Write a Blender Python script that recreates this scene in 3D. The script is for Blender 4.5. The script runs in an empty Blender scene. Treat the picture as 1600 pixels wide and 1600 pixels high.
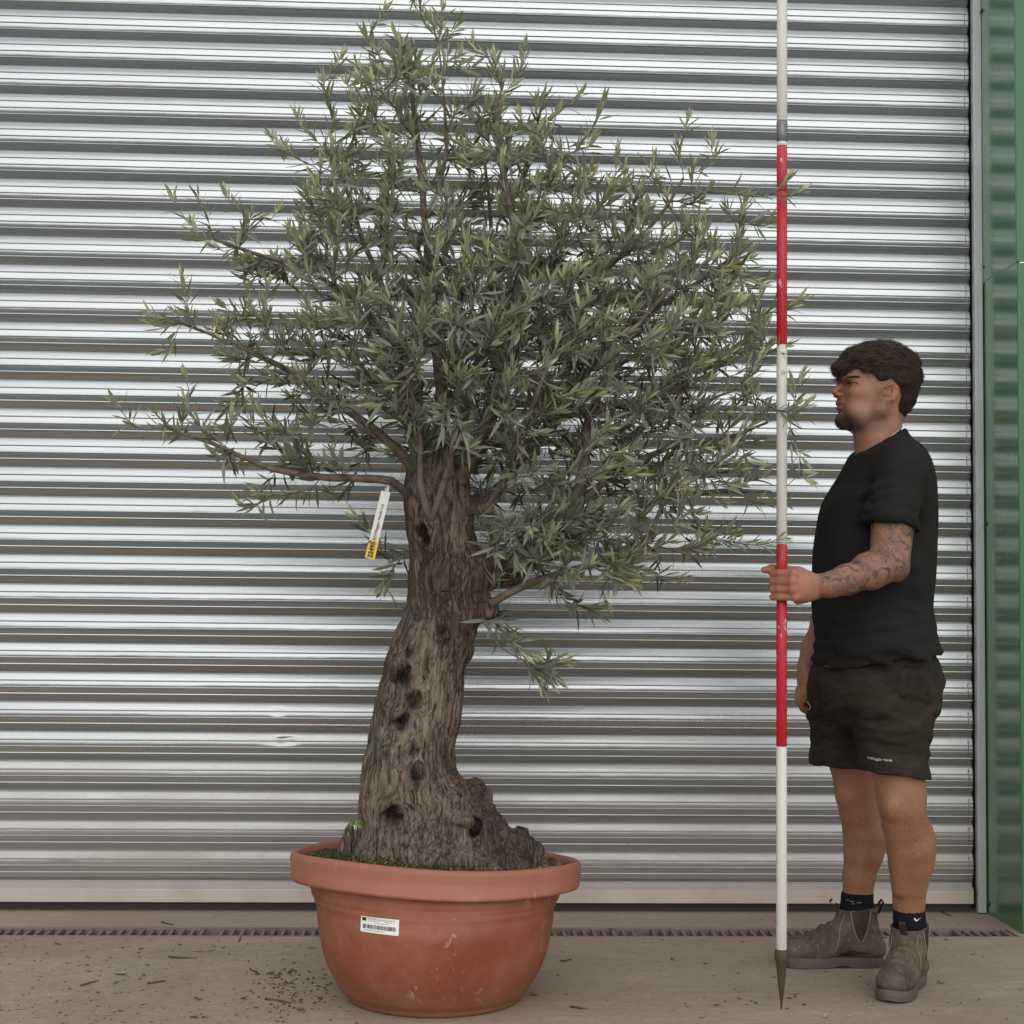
import bpy, bmesh, math, random
import numpy as np
from mathutils import Vector, Matrix
from mathutils.bvhtree import BVHTree

random.seed(7)
rng = np.random.default_rng(11)
S = bpy.context.scene
COL = S.collection
R = math.radians

# ------------------------------------------------------------------ camera
FPX, HCAM = 2440.0, 1.005
YAW, PITCH, ROLL = R(2.56), math.atan(140 / 2440), R(0.62)
f0 = Vector((math.sin(YAW), math.cos(YAW), 0)); r0 = Vector((math.cos(YAW), -math.sin(YAW), 0)); z0 = Vector((0, 0, 1))
FWD = math.cos(PITCH) * f0 + math.sin(PITCH) * z0
UP0 = -math.sin(PITCH) * f0 + math.cos(PITCH) * z0
RT = math.cos(ROLL) * r0 + math.sin(ROLL) * UP0
UP = -math.sin(ROLL) * r0 + math.cos(ROLL) * UP0
CAM = Vector((0, 0, HCAM))
cd = bpy.data.cameras.new('camera'); cam = bpy.data.objects.new('camera', cd); COL.objects.link(cam)
cam.matrix_world = Matrix.Translation(CAM) @ Matrix((RT, UP, -FWD)).transposed().to_4x4()
cd.sensor_width = 36; cd.lens = 36 * FPX / 1600; cd.clip_start = 0.05; cd.clip_end = 500
S.camera = cam

# ------------------------------------------------------------------ daylight: bright overcast
SUN_EL, SUN_AZ = 23.0, 177.0          # azimuth clockwise from +Y: behind the camera
w = bpy.data.worlds.new('World'); S.world = w; w.use_nodes = True
wn = w.node_tree; wn.nodes.clear()
sky = wn.nodes.new('ShaderNodeTexSky'); sky.sky_type = 'NISHITA'; sky.sun_disc = False
sky.sun_elevation = R(SUN_EL); sky.sun_rotation = R(SUN_AZ)
sky.air_density = 1.0; sky.dust_density = 0.8; sky.ozone_density = 1.0
hs = wn.nodes.new('ShaderNodeHueSaturation'); hs.inputs['Saturation'].default_value = 0.22
bg = wn.nodes.new('ShaderNodeBackground'); bg.inputs['Strength'].default_value = 0.1
wo = wn.nodes.new('ShaderNodeOutputWorld')
# an even veil of cloud over the clear sky
cl = wn.nodes.new('ShaderNodeMix'); cl.data_type = 'RGBA'; cl.inputs[0].default_value = 0.72; cl.inputs[7].default_value = (8.8, 9.0, 9.2, 1)
wn.links.new(sky.outputs[0], hs.inputs['Color']); wn.links.new(hs.outputs[0], cl.inputs[6]); wn.links.new(cl.outputs[2], bg.inputs['Color']); wn.links.new(bg.outputs[0], wo.inputs['Surface'])
sl = bpy.data.lights.new('sun', 'SUN'); sl.energy = 0.5; sl.angle = R(46); sl.color = (1.0, 0.96, 0.9)
so = bpy.data.objects.new('sun', sl); COL.objects.link(so)
sd = Vector((math.sin(R(SUN_AZ)) * math.cos(R(SUN_EL)), math.cos(R(SUN_AZ)) * math.cos(R(SUN_EL)), math.sin(R(SUN_EL))))
so.rotation_euler = sd.to_track_quat('Z', 'Y').to_euler()
S.view_settings.view_transform = 'Standard'; S.view_settings.look = 'None'
S.view_settings.gamma = 1.0; S.view_settings.use_curve_mapping = False
S.view_settings.exposure = 0.52
S.cycles.max_bounces = 8

# ------------------------------------------------------------------ geometry helpers
def Pt(px, py, Y):
    px, py, Y = float(px), float(py), float(Y)
    d = FWD + (px - 800) / FPX * RT - (py - 800) / FPX * UP
    return CAM + d * float(Y / d.y)
def P(px, py, Y): return np.array(Pt(px, py, Y))
def G(px, py):
    px, py = float(px), float(py)
    d = FWD + (px - 800) / FPX * RT - (py - 800) / FPX * UP
    return np.array(CAM + d * float(-HCAM / d.z))

def wl(o):
    v = Vector((0, 0, 0))
    while o is not None:
        v = v + o.location; o = o.parent
    return v
def tag(o, label=None, cat=None, group=None, kind=None):
    for k, v in (('label', label), ('category', cat), ('group', group), ('kind', kind)):
        if v: o[k] = v
    return o
def thing(name, loc, label, cat, group=None, kind=None):
    o = bpy.data.objects.new(name, None); COL.objects.link(o); o.location = Vector(loc)
    o.empty_display_size = 0.1
    return tag(o, label, cat, group, kind)
def make_mesh(name, V, F, mats, smooth=True, mi=None):
    me = bpy.data.meshes.new(name)
    V = np.asarray(V, dtype=np.float32)
    if isinstance(F, np.ndarray):
        k = F.shape[1]
        me.vertices.add(len(V)); me.vertices.foreach_set('co', V.ravel())
        me.loops.add(F.size); me.loops.foreach_set('vertex_index', F.astype(np.int32).ravel())
        me.polygons.add(len(F)); me.polygons.foreach_set('loop_start', np.arange(0, F.size, k, dtype=np.int32))
        me.polygons.foreach_set('loop_total', np.full(len(F), k, dtype=np.int32))
        me.update(calc_edges=True)
    else:
        me.from_pydata([tuple(map(float, v)) for v in V], [], F); me.update()
    for m in (mats if isinstance(mats, (list, tuple)) else [mats]): me.materials.append(m)
    if mi is not None: me.polygons.foreach_set('material_index', np.asarray(mi, dtype=np.int32))
    if smooth: me.polygons.foreach_set('use_smooth', np.ones(len(me.polygons), dtype=bool))
    return me
def link(name, me, parent=None, loc=None):
    o = bpy.data.objects.new(name, me); COL.objects.link(o)
    if parent is not None: o.parent = parent
    if loc is not None: o.location = Vector(loc) - (wl(parent) if parent is not None else Vector((0, 0, 0)))
    return o
def obj(name, V, F, mats, parent=None, smooth=True, mi=None, origin=None):
    """one mesh object, vertices in world coordinates, origin at its own middle"""
    V = np.asarray(V, dtype=np.float64)
    c = (V.min(0) + V.max(0)) / 2 if origin is None else np.asarray(origin)
    return link(name, make_mesh(name, V - c, F, mats, smooth, mi), parent, c)

class MB:
    """collects primitives into one mesh"""
    def __init__(s): s.V = []; s.F = []; s.mi = []
    def add(s, V, F, m=0):
        b = len(s.V); s.V += [tuple(v) for v in V]; s.F += [tuple(b + i for i in f) for f in F]; s.mi += [m] * len(F)
        return s
    def box(s, x0, x1, y0, y1, z0_, z1, m=0, bev=0.0):
        bm = bmesh.new(); bmesh.ops.create_cube(bm, size=1)
        for v in bm.verts:
            v.co = Vector(((x0 + x1) / 2 + v.co.x * (x1 - x0), (y0 + y1) / 2 + v.co.y * (y1 - y0), (z0_ + z1) / 2 + v.co.z * (z1 - z0_)))
        if bev > 0: bmesh.ops.bevel(bm, geom=bm.edges[:], offset=bev, segments=2, affect='EDGES', profile=0.5)
        bm.verts.index_update()
        s.add([v.co[:] for v in bm.verts], [[v.index for v in f.verts] for f in bm.faces], m); bm.free(); return s
    def tube(s, pts, rad, n=8, cap=True, m=0):
        pts = [np.asarray(p, float) for p in pts]; k = len(pts)
        rad = [rad] * k if np.isscalar(rad) else list(rad)
        T = [pts[min(i + 1, k - 1)] - pts[max(i - 1, 0)] for i in range(k)]
        T = [t / (np.linalg.norm(t) + 1e-9) for t in T]
        a = np.array([0, 0, 1.0]) if abs(T[0][2]) < 0.9 else np.array([1.0, 0, 0])
        u = np.cross(T[0], a); u /= np.linalg.norm(u)
        V = []; F = []
        for i in range(k):
            u = u - T[i] * np.dot(u, T[i]); u /= (np.linalg.norm(u) + 1e-9); v = np.cross(T[i], u)
            for j in range(n):
                th = 2 * math.pi * j / n
                V.append(pts[i] + rad[i] * (math.cos(th) * u + math.sin(th) * v))
        for i in range(k - 1):
            for j in range(n):
                F.append((i * n + j, i * n + (j + 1) % n, (i + 1) * n + (j + 1) % n, (i + 1) * n + j))
        if cap: F.append(tuple(range(n))[::-1]); F.append(tuple((k - 1) * n + j for j in range(n)))
        return s.add(V, F, m)
    def build(s, name, mats, parent=None, smooth=False, origin=None):
        return obj(name, s.V, s.F, mats, parent, smooth, s.mi, origin)

def lathe(prof, n=96, cx=0, cy=0):
    V = []; F = []
    for r, z in prof:
        for j in range(n):
            a = 2 * math.pi * j / n; V.append((cx + r * math.cos(a), cy + r * math.sin(a), z))
    for i in range(len(prof) - 1):
        for j in range(n): F.append((i * n + j, i * n + (j + 1) % n, (i + 1) * n + (j + 1) % n, (i + 1) * n + j))
    return np.array(V), F

_T = rng.random((32, 32, 32)).astype(np.float32)
def vnoise(p):
    p = np.asarray(p); i = np.floor(p).astype(np.int64); f = p - i; f = f * f * (3 - 2 * f)
    r = 0
    for dx in (0, 1):
        wx = f[..., 0] if dx else 1 - f[..., 0]
        for dy in (0, 1):
            wy = f[..., 1] if dy else 1 - f[..., 1]
            for dz in (0, 1):
                wz = f[..., 2] if dz else 1 - f[..., 2]
                r = r + wx * wy * wz * _T[(i[..., 0] + dx) & 31, (i[..., 1] + dy) & 31, (i[..., 2] + dz) & 31]
    return r * 2 - 1
def fbm(p, o=3):
    r = 0; a = 1.0
    for k in range(o): r = r + a * vnoise(np.asarray(p) * (2.03 ** k) + 7.3 * k); a *= 0.5
    return r

# ---- signed-distance sculpting on a rectilinear grid, meshed by surface nets
class Field:
    def __init__(s, xs, ys, zs):
        s.xs, s.ys, s.zs = [np.asarray(a, np.float32) for a in (xs, ys, zs)]
        s.F = np.full((len(xs), len(ys), len(zs)), 0.05, np.float32)
    def block(s, lo, hi):
        sl_ = []
        for a, l, h in zip((s.xs, s.ys, s.zs), lo, hi):
            i0 = max(int(np.searchsorted(a, l)) - 1, 0); i1 = min(int(np.searchsorted(a, h)) + 1, len(a))
            sl_.append(slice(i0, max(i1, i0 + 1)))
        X = s.xs[sl_[0]][:, None, None]; Y = s.ys[sl_[1]][None, :, None]; Z = s.zs[sl_[2]][None, None, :]
        return tuple(sl_), X, Y, Z
    def put(s, sl_, d, k, op='u'):
        A = s.F[sl_]
        if op == 'u':
            if k > 0: h = np.clip(0.5 + 0.5 * (A - d) / k, 0, 1); s.F[sl_] = A * (1 - h) + d * h - k * h * (1 - h)
            else: s.F[sl_] = np.minimum(A, d)
        elif op == 's':
            if k > 0: h = np.clip(0.5 - 0.5 * (A + d) / k, 0, 1); s.F[sl_] = A * (1 - h) - d * h + k * h * (1 - h)
            else: s.F[sl_] = np.maximum(A, -d)
        else: s.F[sl_] = np.maximum(A, d)
        return s
    def cone(s, a, b, ra, rb, k=0.01, op='u'):
        a = np.asarray(a, np.float32); b = np.asarray(b, np.float32); m = max(ra, rb) + 0.03 + k
        sl_, X, Y, Z = s.block(np.minimum(a, b) - m, np.maximum(a, b) + m)
        ab = b - a; t = np.clip(((X - a[0]) * ab[0] + (Y - a[1]) * ab[1] + (Z - a[2]) * ab[2]) / (ab @ ab + 1e-9), 0, 1)
        d = np.sqrt((X - a[0] - t * ab[0]) ** 2 + (Y - a[1] - t * ab[1]) ** 2 + (Z - a[2] - t * ab[2]) ** 2) - (ra + (rb - ra) * t)
        return s.put(sl_, d, k, op)
    def chain(s, pts, k=0.01, op='u'):
        for (a, ra), (b, rb) in zip(pts[:-1], pts[1:]): s.cone(a, b, ra, rb, k, op)
        return s
    def ell(s, c, r, k=0.01, rot=None, op='u'):
        c = np.asarray(c, np.float32); m = max(r) + 0.03 + k
        sl_, X, Y, Z = s.block(c - m, c + m)
        x, y, z = X - c[0], Y - c[1], Z - c[2]
        if rot is not None:
            M = np.array(rot, np.float32)
            x, y, z = M[0, 0] * x + M[1, 0] * y + M[2, 0] * z, M[0, 1] * x + M[1, 1] * y + M[2, 1] * z, M[0, 2] * x + M[1, 2] * y + M[2, 2] * z
        k0 = np.sqrt((x / r[0]) ** 2 + (y / r[1]) ** 2 + (z / r[2]) ** 2)
        k1 = np.sqrt((x / r[0] ** 2) ** 2 + (y / r[1] ** 2) ** 2 + (z / r[2] ** 2) ** 2) + 1e-6
        return s.put(sl_, k0 * (k0 - 1) / k1, k, op)
    def loft(s, secs, k=0.01, op='u', n=2.0):
        """elliptical sections along z: (z, cx, cy, a, b)"""
        q = np.array(sorted(secs), np.float32); m = 0.04 + k
        lo = (np.min(q[:, 1] - q[:, 3]) - m, np.min(q[:, 2] - q[:, 4]) - m, q[0, 0] - m); hi = (np.max(q[:, 1] + q[:, 3]) + m, np.max(q[:, 2] + q[:, 4]) + m, q[-1, 0] + m)
        sl_, X, Y, Z = s.block(lo, hi)
        z = Z.ravel(); it = lambda i: smooth_interp(z, q[:, 0], q[:, i])[None, None, :]
        cx, cy, a, b = it(1), it(2), it(3), it(4)
        e = (np.abs((X - cx) / a) ** n + np.abs((Y - cy) / b) ** n) ** (1 / n)
        g = np.sqrt(((X - cx) / a ** 2) ** 2 + ((Y - cy) / b ** 2) ** 2) / (np.sqrt(((X - cx) / a) ** 2 + ((Y - cy) / b) ** 2) + 1e-6) + 1e-6
        d = (e - 1) / g
        zc = np.maximum(q[0, 0] - Z, Z - q[-1, 0])
        return s.put(sl_, np.maximum(d, zc), k, op)
    def half(s, c, nrm, op='i'):
        """cut away what lies on the side nrm points to"""
        c = np.asarray(c); nrm = np.asarray(nrm, float); nrm = nrm / np.linalg.norm(nrm)
        d = (s.xs[:, None, None] - c[0]) * nrm[0] + (s.ys[None, :, None] - c[1]) * nrm[1] + (s.zs[None, None, :] - c[2]) * nrm[2]
        s.F = np.maximum(s.F, d.astype(np.float32)); return s
    def warp(s, fn, band=0.03):
        I = np.where(np.abs(s.F) < band)
        p = np.stack([s.xs[I[0]], s.ys[I[1]], s.zs[I[2]]], -1)
        s.F[I] += fn(p).astype(np.float32); return s
    def front(s, p, lift=0.0):
        """the point of the surface nearest the camera above (x, z) of p"""
        i = int(np.argmin(abs(s.xs - p[0]))); k = int(np.argmin(abs(s.zs - p[2]))); c = np.where(s.F[i, :, k] < 0)[0]
        return np.array([p[0], s.ys[c[0]] - lift if len(c) else p[1], p[2]])
    def ridge(s, pts, r, k, sink=0.5, op='u'):
        P_ = np.array(pts); u = np.linspace(0, len(P_) - 1, 6 * len(P_)); D = np.stack([np.interp(u, np.arange(len(P_)), P_[:, i]) for i in range(3)], -1)
        Y = np.array([s.front(p)[1] for p in D]); Y = np.convolve(np.pad(Y, 3, 'edge'), np.ones(7) / 7, 'valid'); D[:, 1] = Y
        t = np.sin(math.pi * (np.arange(len(D)) + .5) / len(D)) ** 0.8
        s.chain([(p + np.array([0, r * (1.1 - (1.1 - sink) * w_), 0]), r * (0.35 + 0.65 * w_)) for p, w_ in zip(D, t)], k, op); return s
    def mesh(s, relax=1):
        F = s.F; n = F.shape
        F[0], F[-1], F[:, 0], F[:, -1], F[:, :, 0], F[:, :, -1] = [np.maximum(a, 1e-3) for a in (F[0], F[-1], F[:, 0], F[:, -1], F[:, :, 0], F[:, :, -1])]
        B = F < 0
        cnt = np.zeros((n[0] - 1, n[1] - 1, n[2] - 1), np.int8)
        for a in (0, 1):
            for b in (0, 1):
                for c in (0, 1): cnt += B[a:n[0] - 1 + a, b:n[1] - 1 + b, c:n[2] - 1 + c]
        act = (cnt > 0) & (cnt < 8); I = np.array(np.where(act)); N = I.shape[1]
        ids = np.full(act.shape, -1, np.int32); ids[act] = np.arange(N)
        pos = np.zeros((N, 3), np.float32); num = np.zeros(N, np.float32)
        for ax in range(3):
            for u in (0, 1):
                for v in (0, 1):
                    o = [0, 0, 0]; o[(ax + 1) % 3] = u; o[(ax + 2) % 3] = v; e = list(o); e[ax] = 1
                    fa = F[I[0] + o[0], I[1] + o[1], I[2] + o[2]]; fb = F[I[0] + e[0], I[1] + e[1], I[2] + e[2]]
                    mk = (fa < 0) != (fb < 0); t = np.where(mk, fa / np.where(mk, fa - fb, 1), 0)
                    q = np.tile(np.array(o, np.float32), (N, 1)); q[:, ax] = t
                    pos += q * mk[:, None]; num += mk
        pos = pos / num[:, None] + I.T
        V = np.stack([np.interp(pos[:, i], np.arange(len(a)), a) for i, a in enumerate((s.xs, s.ys, s.zs))], -1)
        Q = []
        for ax in range(3):
            a0 = [slice(None)] * 3; a1 = [slice(None)] * 3; a0[ax] = slice(0, -1); a1[ax] = slice(1, None)
            ch = B[tuple(a0)] != B[tuple(a1)]; J = np.array(np.where(ch)); sg = B[tuple(a0)][ch]
            b, c = (ax + 1) % 3, (ax + 2) % 3
            ok = (J[b] > 0) & (J[c] > 0) & (J[b] < n[b] - 1) & (J[c] < n[c] - 1); J = J[:, ok]; sg = sg[ok]
            quad = []
            for db, dc in ((-1, -1), (0, -1), (0, 0), (-1, 0)):
                K = J.copy(); K[b] += db; K[c] += dc; quad.append(ids[K[0], K[1], K[2]])
            quad = np.stack(quad, -1); quad[~sg] = quad[~sg][:, ::-1]; Q.append(quad)
        Q = np.concatenate(Q)
        for _ in range(relax):
            A = np.zeros_like(V); c = np.zeros(len(V))
            for i in range(4):
                j = (i + 1) % 4
                np.add.at(A, Q[:, i], V[Q[:, j]]); np.add.at(A, Q[:, j], V[Q[:, i]]); np.add.at(c, Q[:, i], 1); np.add.at(c, Q[:, j], 1)
            V = 0.5 * V + 0.5 * A / c[:, None]
        return V, Q
def smooth_interp(x, xp, fp):
    i = np.clip(np.searchsorted(xp, x) - 1, 0, len(xp) - 2); h = xp[i + 1] - xp[i]; t = np.clip((x - xp[i]) / h, 0, 1)
    m = np.gradient(fp, xp)
    return ((2 * t ** 3 - 3 * t ** 2 + 1) * fp[i] + (t ** 3 - 2 * t ** 2 + t) * h * m[i] + (-2 * t ** 3 + 3 * t ** 2) * fp[i + 1] + (t ** 3 - t ** 2) * h * m[i + 1]).astype(np.float32)
def rot_m(axis, deg): return np.array(Matrix.Rotation(R(deg), 3, axis))
def bvh_of(V, Q): return BVHTree.FromPolygons([tuple(v) for v in V], [tuple(int(i) for i in q) for q in Q])
def drape(bv, V, dirn, off, back=0.4):
    """push each vertex along dirn on to a surface and lift it off by `off`"""
    d = Vector(dirn).normalized(); out = []
    for v in V:
        h = bv.ray_cast(Vector(v) - d * back, d)
        out.append(np.array(h[0] - d * off) if h[0] is not None else np.array(v))
    return np.array(out)
def text_mesh(body, size, bold=0.0, extrude=0.0):
    c = bpy.data.curves.new('t', 'FONT'); c.body = body; c.size = size; c.offset = bold; c.extrude = extrude; c.resolution_u = 2
    c.align_x = 'CENTER'; c.align_y = 'CENTER'
    o = bpy.data.objects.new('t', c); COL.objects.link(o)
    me = o.to_mesh(); V = np.array([v.co[:] for v in me.vertices]).reshape(-1, 3); F = [tuple(p.vertices) for p in me.polygons]
    o.to_mesh_clear(); bpy.data.objects.remove(o); bpy.data.curves.remove(c)
    return V, F

# ------------------------------------------------------------------ material helpers
class M:
    def __init__(s, name, col=(0.5, 0.5, 0.5), rough=0.6, metal=0.0, spec=0.5):
        s.m = bpy.data.materials.new(name); s.m.use_nodes = True; s.nt = s.m.node_tree
        s.b = s.nt.nodes['Principled BSDF']; s.out = s.nt.nodes['Material Output']
        s.set('Base Color', (*col, 1)); s.set('Roughness', rough); s.set('Metallic', metal); s.set('Specular IOR Level', spec)
    def set(s, k, v):
        if isinstance(v, bpy.types.NodeSocket): s.nt.links.new(v, s.b.inputs[k])
        else: s.b.inputs[k].default_value = v
        return s
    def n(s, t, **kw):
        n = s.nt.nodes.new('ShaderNode' + t)
        for k, v in kw.items():
            if k.startswith('i_'):
                key = k[2:]; key = int(key) if key.isdigit() else key.replace('_', ' ')
                if isinstance(v, bpy.types.NodeSocket): s.nt.links.new(v, n.inputs[key])
                else: n.inputs[key].default_value = v
            else: setattr(n, k, v)
        return n
    def pos(s, scale=(1, 1, 1), world=False):
        src = s.n('NewGeometry').outputs['Position'] if world else s.n('TexCoord').outputs['Object']
        return s.n('Mapping', i_Vector=src, i_Scale=scale).outputs[0]
    def noise(s, scale, detail=4, rough=0.6, vec=None, dist=0.0):
        n = s.n('TexNoise', i_Scale=scale, i_Detail=detail, i_Roughness=rough, i_Distortion=dist)
        if vec is not None: s.nt.links.new(vec, n.inputs['Vector'])
        return n.outputs['Fac']
    def vor(s, scale, vec=None, feature='F1', out='Distance'):
        n = s.n('TexVoronoi', feature=feature); n.inputs['Scale'].default_value = scale
        if vec is not None: s.nt.links.new(vec, n.inputs['Vector'])
        return n.outputs[out]
    def ramp(s, fac, stops):
        n = s.n('ValToRGB', i_Fac=fac); e = n.color_ramp.elements
        for i, (p, c) in enumerate(stops):
            x = e[i] if i < 2 else e.new(p)
            x.position = p; x.color = (c, c, c, 1) if np.isscalar(c) else (*c, 1)
        return n.outputs[0]
    def mix(s, fac, a, b, mode='MIX'):
        n = s.n('Mix', data_type='RGBA', blend_type=mode)
        for sock, v in ((n.inputs[0], fac), (n.inputs[6], a), (n.inputs[7], b)):
            if isinstance(v, bpy.types.NodeSocket): s.nt.links.new(v, sock)
            else: sock.default_value = v if np.isscalar(v) else (*v, 1)
        return n.outputs[2]
    def math(s, op, a, b=0.0, clamp=False):
        n = s.n('Math', operation=op, use_clamp=clamp)
        for i, v in enumerate((a, b)):
            if isinstance(v, bpy.types.NodeSocket): s.nt.links.new(v, n.inputs[i])
            else: n.inputs[i].default_value = v
        return n.outputs[0]
    def attr(s, name): return s.n('Attribute', attribute_name=name).outputs['Fac']
    def bump(s, h, strength=0.3, dist=0.01, nrm=None):
        n = s.n('Bump', i_Height=h, i_Strength=strength, i_Distance=dist)
        if nrm is not None: s.nt.links.new(nrm, n.inputs['Normal'])
        s.nt.links.new(n.outputs[0], s.b.inputs['Normal']); return n.outputs[0]
def set_attr(me, name, vals):
    a = me.attributes.new(name, 'FLOAT', 'POINT'); a.data.foreach_set('value', np.asarray(vals, np.float32))

# ------------------------------------------------------------------ materials
def mat_concrete(name, a, b_, c):
    m = M(name, rough=0.85, spec=0.3); w_ = m.pos(world=True)
    big = m.noise(1.3, 5, 0.65, w_); fine = m.noise(38, 6, 0.7, w_); str_ = m.noise(6, 5, 0.7, m.pos((1, 3.5, 1), True))
    col = m.mix(m.ramp(big, [(0.3, 0), (0.7, 1)]), a, b_)
    col = m.mix(m.math('MULTIPLY', m.ramp(str_, [(0.5, 0), (0.72, 1)]), 0.6), col, c)
    col = m.mix(m.math('MULTIPLY', m.ramp(fine, [(0.35, 1), (0.6, 0)]), 0.35), col, tuple(x * 0.6 for x in a))
    spots = m.vor(26, w_); col = m.mix(m.math('MULTIPLY', m.ramp(spots, [(0.04, 1), (0.09, 0)]), 0.5), col, (0.06, 0.045, 0.032))
    st = m.noise(0.55, 6, 0.72, m.pos((1, 1.4, 1), True), 0.6); col = m.mix(m.math('MULTIPLY', m.ramp(st, [(0.42, 1), (0.56, 0)]), 0.30), col, tuple(x * 0.55 for x in a))
    fl = m.vor(9, m.pos((1, 2.2, 1), True), out='Color'); flm = m.noise(90, 3, 0.7, m.pos((1, 2.6, 1), True)); col = m.mix(m.math('MULTIPLY', m.ramp(flm, [(0.62, 0), (0.70, 1)]), 0.45), col, tuple(x * 1.35 for x in c))
    m.set('Base Color', col); m.bump(m.math('ADD', m.math('MULTIPLY', fine, 0.6), str_), 0.5, 0.006)
    m.set('Roughness', m.ramp(big, [(0.3, 0.92), (0.7, 0.75)])); return m.m
CONC = mat_concrete('yard_concrete', (0.33, 0.250, 0.182), (0.41, 0.322, 0.242), (0.455, 0.372, 0.29))
THRESH = mat_concrete('threshold_concrete', (0.34, 0.262, 0.195), (0.405, 0.32, 0.245), (0.44, 0.36, 0.285))

def mat_slat():
    m = M('galvanised_slat', (0.62, 0.64, 0.66), 0.24, 1.0); w_ = m.pos((1.2, 1, 60), True)
    brush = m.noise(9, 4, 0.6, w_); blot = m.noise(2.2, 5, 0.6, m.pos((0.5, 1, 2.2), True))
    col = m.mix(m.ramp(blot, [(0.3, 0), (0.7, 1)]), (0.375, 0.395, 0.402), (0.44, 0.458, 0.464))
    col = m.mix(m.math('MULTIPLY', m.ramp(brush, [(0.35, 1), (0.6, 0)]), 0.13), col, (0.42, 0.44, 0.46))
    scuff = m.math('MULTIPLY', m.ramp(m.noise(60, 5, 0.7, m.pos((0.5, 1, 1), True)), [(0.62, 0), (0.7, 1)]), m.ramp(m.noise(3.1, 3, 0.5, m.pos((0.7, 1, 2.4), True)), [(0.55, 0), (0.68, 1)]))
    col = m.mix(m.math('MULTIPLY', scuff, 0.55), col, (0.25, 0.25, 0.25))
    # road dust splashed up over the lowest slats
    z = m.n('SeparateXYZ', i_0=m.n('NewGeometry').outputs['Position']).outputs[2]
    dust = m.math('MULTIPLY', m.n('MapRange', i_0=z, i_1=0.10, i_2=0.72, i_3=1.0, i_4=0.0).outputs[0], m.ramp(m.noise(5, 6, 0.7, m.pos((0.6, 1, 2), True)), [(0.25, 0.35), (0.75, 1)]))
    spl = m.ramp(m.noise(120, 3, 0.6, m.pos(world=True)), [(0.6, 0), (0.68, 1)])
    dust = m.math('MULTIPLY', dust, m.math('ADD', 0.80, m.math('MULTIPLY', spl, 0.3)), True)
    m.set('Base Color', m.mix(dust, col, (0.34, 0.30, 0.25)))
    m.set('Metallic', m.math('SUBTRACT', 0.84, m.math('MULTIPLY', dust, 0.66)))
    m.set('Roughness', m.math('ADD', m.math('ADD', 0.18, m.math('MULTIPLY', blot, 0.10)), m.math('MULTIPLY', dust, 0.35)))
    m.set('Anisotropic', 1.0); m.set('Tangent', m.n('CombineXYZ', i_0=1.0).outputs[0])   # rolled sheet: reflections smear along the slat
    wob = m.noise(1.0, 3, 0.5, m.pos((2.5, 1, 14), True))
    m.bump(m.math('ADD', m.math('MULTIPLY', brush, 0.02), wob), 0.10, 0.012); return m.m
SLAT = mat_slat()
def mat_sheet(name, col, rough, metal, dirt, coat=0.0):
    m = M(name, col, rough, metal); w_ = m.pos(world=True); nz = m.noise(7, 5, 0.65, w_); f = m.noise(70, 4, 0.6, w_)
    c = m.mix(m.math('MULTIPLY', m.ramp(nz, [(0.42, 0), (0.75, 1)]), 0.5), col, dirt)
    m.set('Base Color', m.mix(m.math('MULTIPLY', m.ramp(f, [(0.6, 0), (0.72, 1)]), 0.25), c, dirt))
    m.set('Roughness', m.math('ADD', rough, m.math('MULTIPLY', nz, 0.12))); m.bump(nz, 0.08, 0.01)
    if coat: m.set('Coat Weight', coat); m.set('Coat Roughness', 0.17); m.set('Coat IOR', 2.35)
    return m.m
BARM = mat_sheet('bottom_rail_metal', (0.50, 0.46, 0.41), 0.5, 0.55, (0.36, 0.30, 0.24))
GUIDE = mat_sheet('guide_metal', (0.55, 0.56, 0.56), 0.45, 0.6, (0.40, 0.37, 0.34))
RUBBER = M('black_rubber', (0.035, 0.031, 0.027), 0.8).m
GREEN = mat_sheet('green_coated_sheet', (0.034, 0.165, 0.050), 0.20, 0.0, (0.05, 0.115, 0.05), 0.5)
GREEN2 = mat_sheet('green_coated_flashing', (0.036, 0.150, 0.048), 0.3, 0.0, (0.04, 0.095, 0.045))
SCREW = M('green_screw_cap', (0.01, 0.035, 0.015), 0.45).m
GRATE = mat_sheet('grate_steel', (0.20, 0.165, 0.13), 0.7, 0.1, (0.12, 0.09, 0.065))
PIT = M('drain_dirt', (0.025, 0.02, 0.016), 0.95).m

# ------------------------------------------------------------------ setting
YD = 5.150                    # plane of the shutter
X_R = P(1517, 900, YD)[0]     # right end of the slats
X_L = -2.35
XG = P(1531.5, 900, YD)[0]      # the green return stands here
YF = float(G(1578, 1459)[1])  # outer face of the building
D0, D1 = float(G(700, 1464)[1]), float(G(700, 1450)[1])   # drain
def sheet(name, x0, x1, y0, y1, z, m):
    o = obj(name, [(x0, y0, z), (x1, y0, z), (x1, y1, z), (x0, y1, z)], [(0, 1, 2, 3)], m, smooth=False); o['kind'] = 'structure'; return o
yd_ = sheet('ground', -60, 60, 2.2, D0, 0.0, CONC)
TARMAC = mat_concrete('yard_tarmac', (0.165, 0.163, 0.157), (0.195, 0.193, 0.186), (0.225, 0.222, 0.215))
sheet('yard_tarmac', -80, 80, -110, 2.21, -0.004, TARMAC)
th = MB().box(-9, 9, D1, YD + 1.3, -0.1, 0.0, 0, 0.003).box(XG - 0.02, 9, D0 + 0.001, D1 - 0.001, -0.1, 0.0).box(-9, X_L - 0.3, D0 + 0.001, D1 - 0.001, -0.1, 0.0).build('threshold_slab', THRESH); th['kind'] = 'structure'

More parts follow.
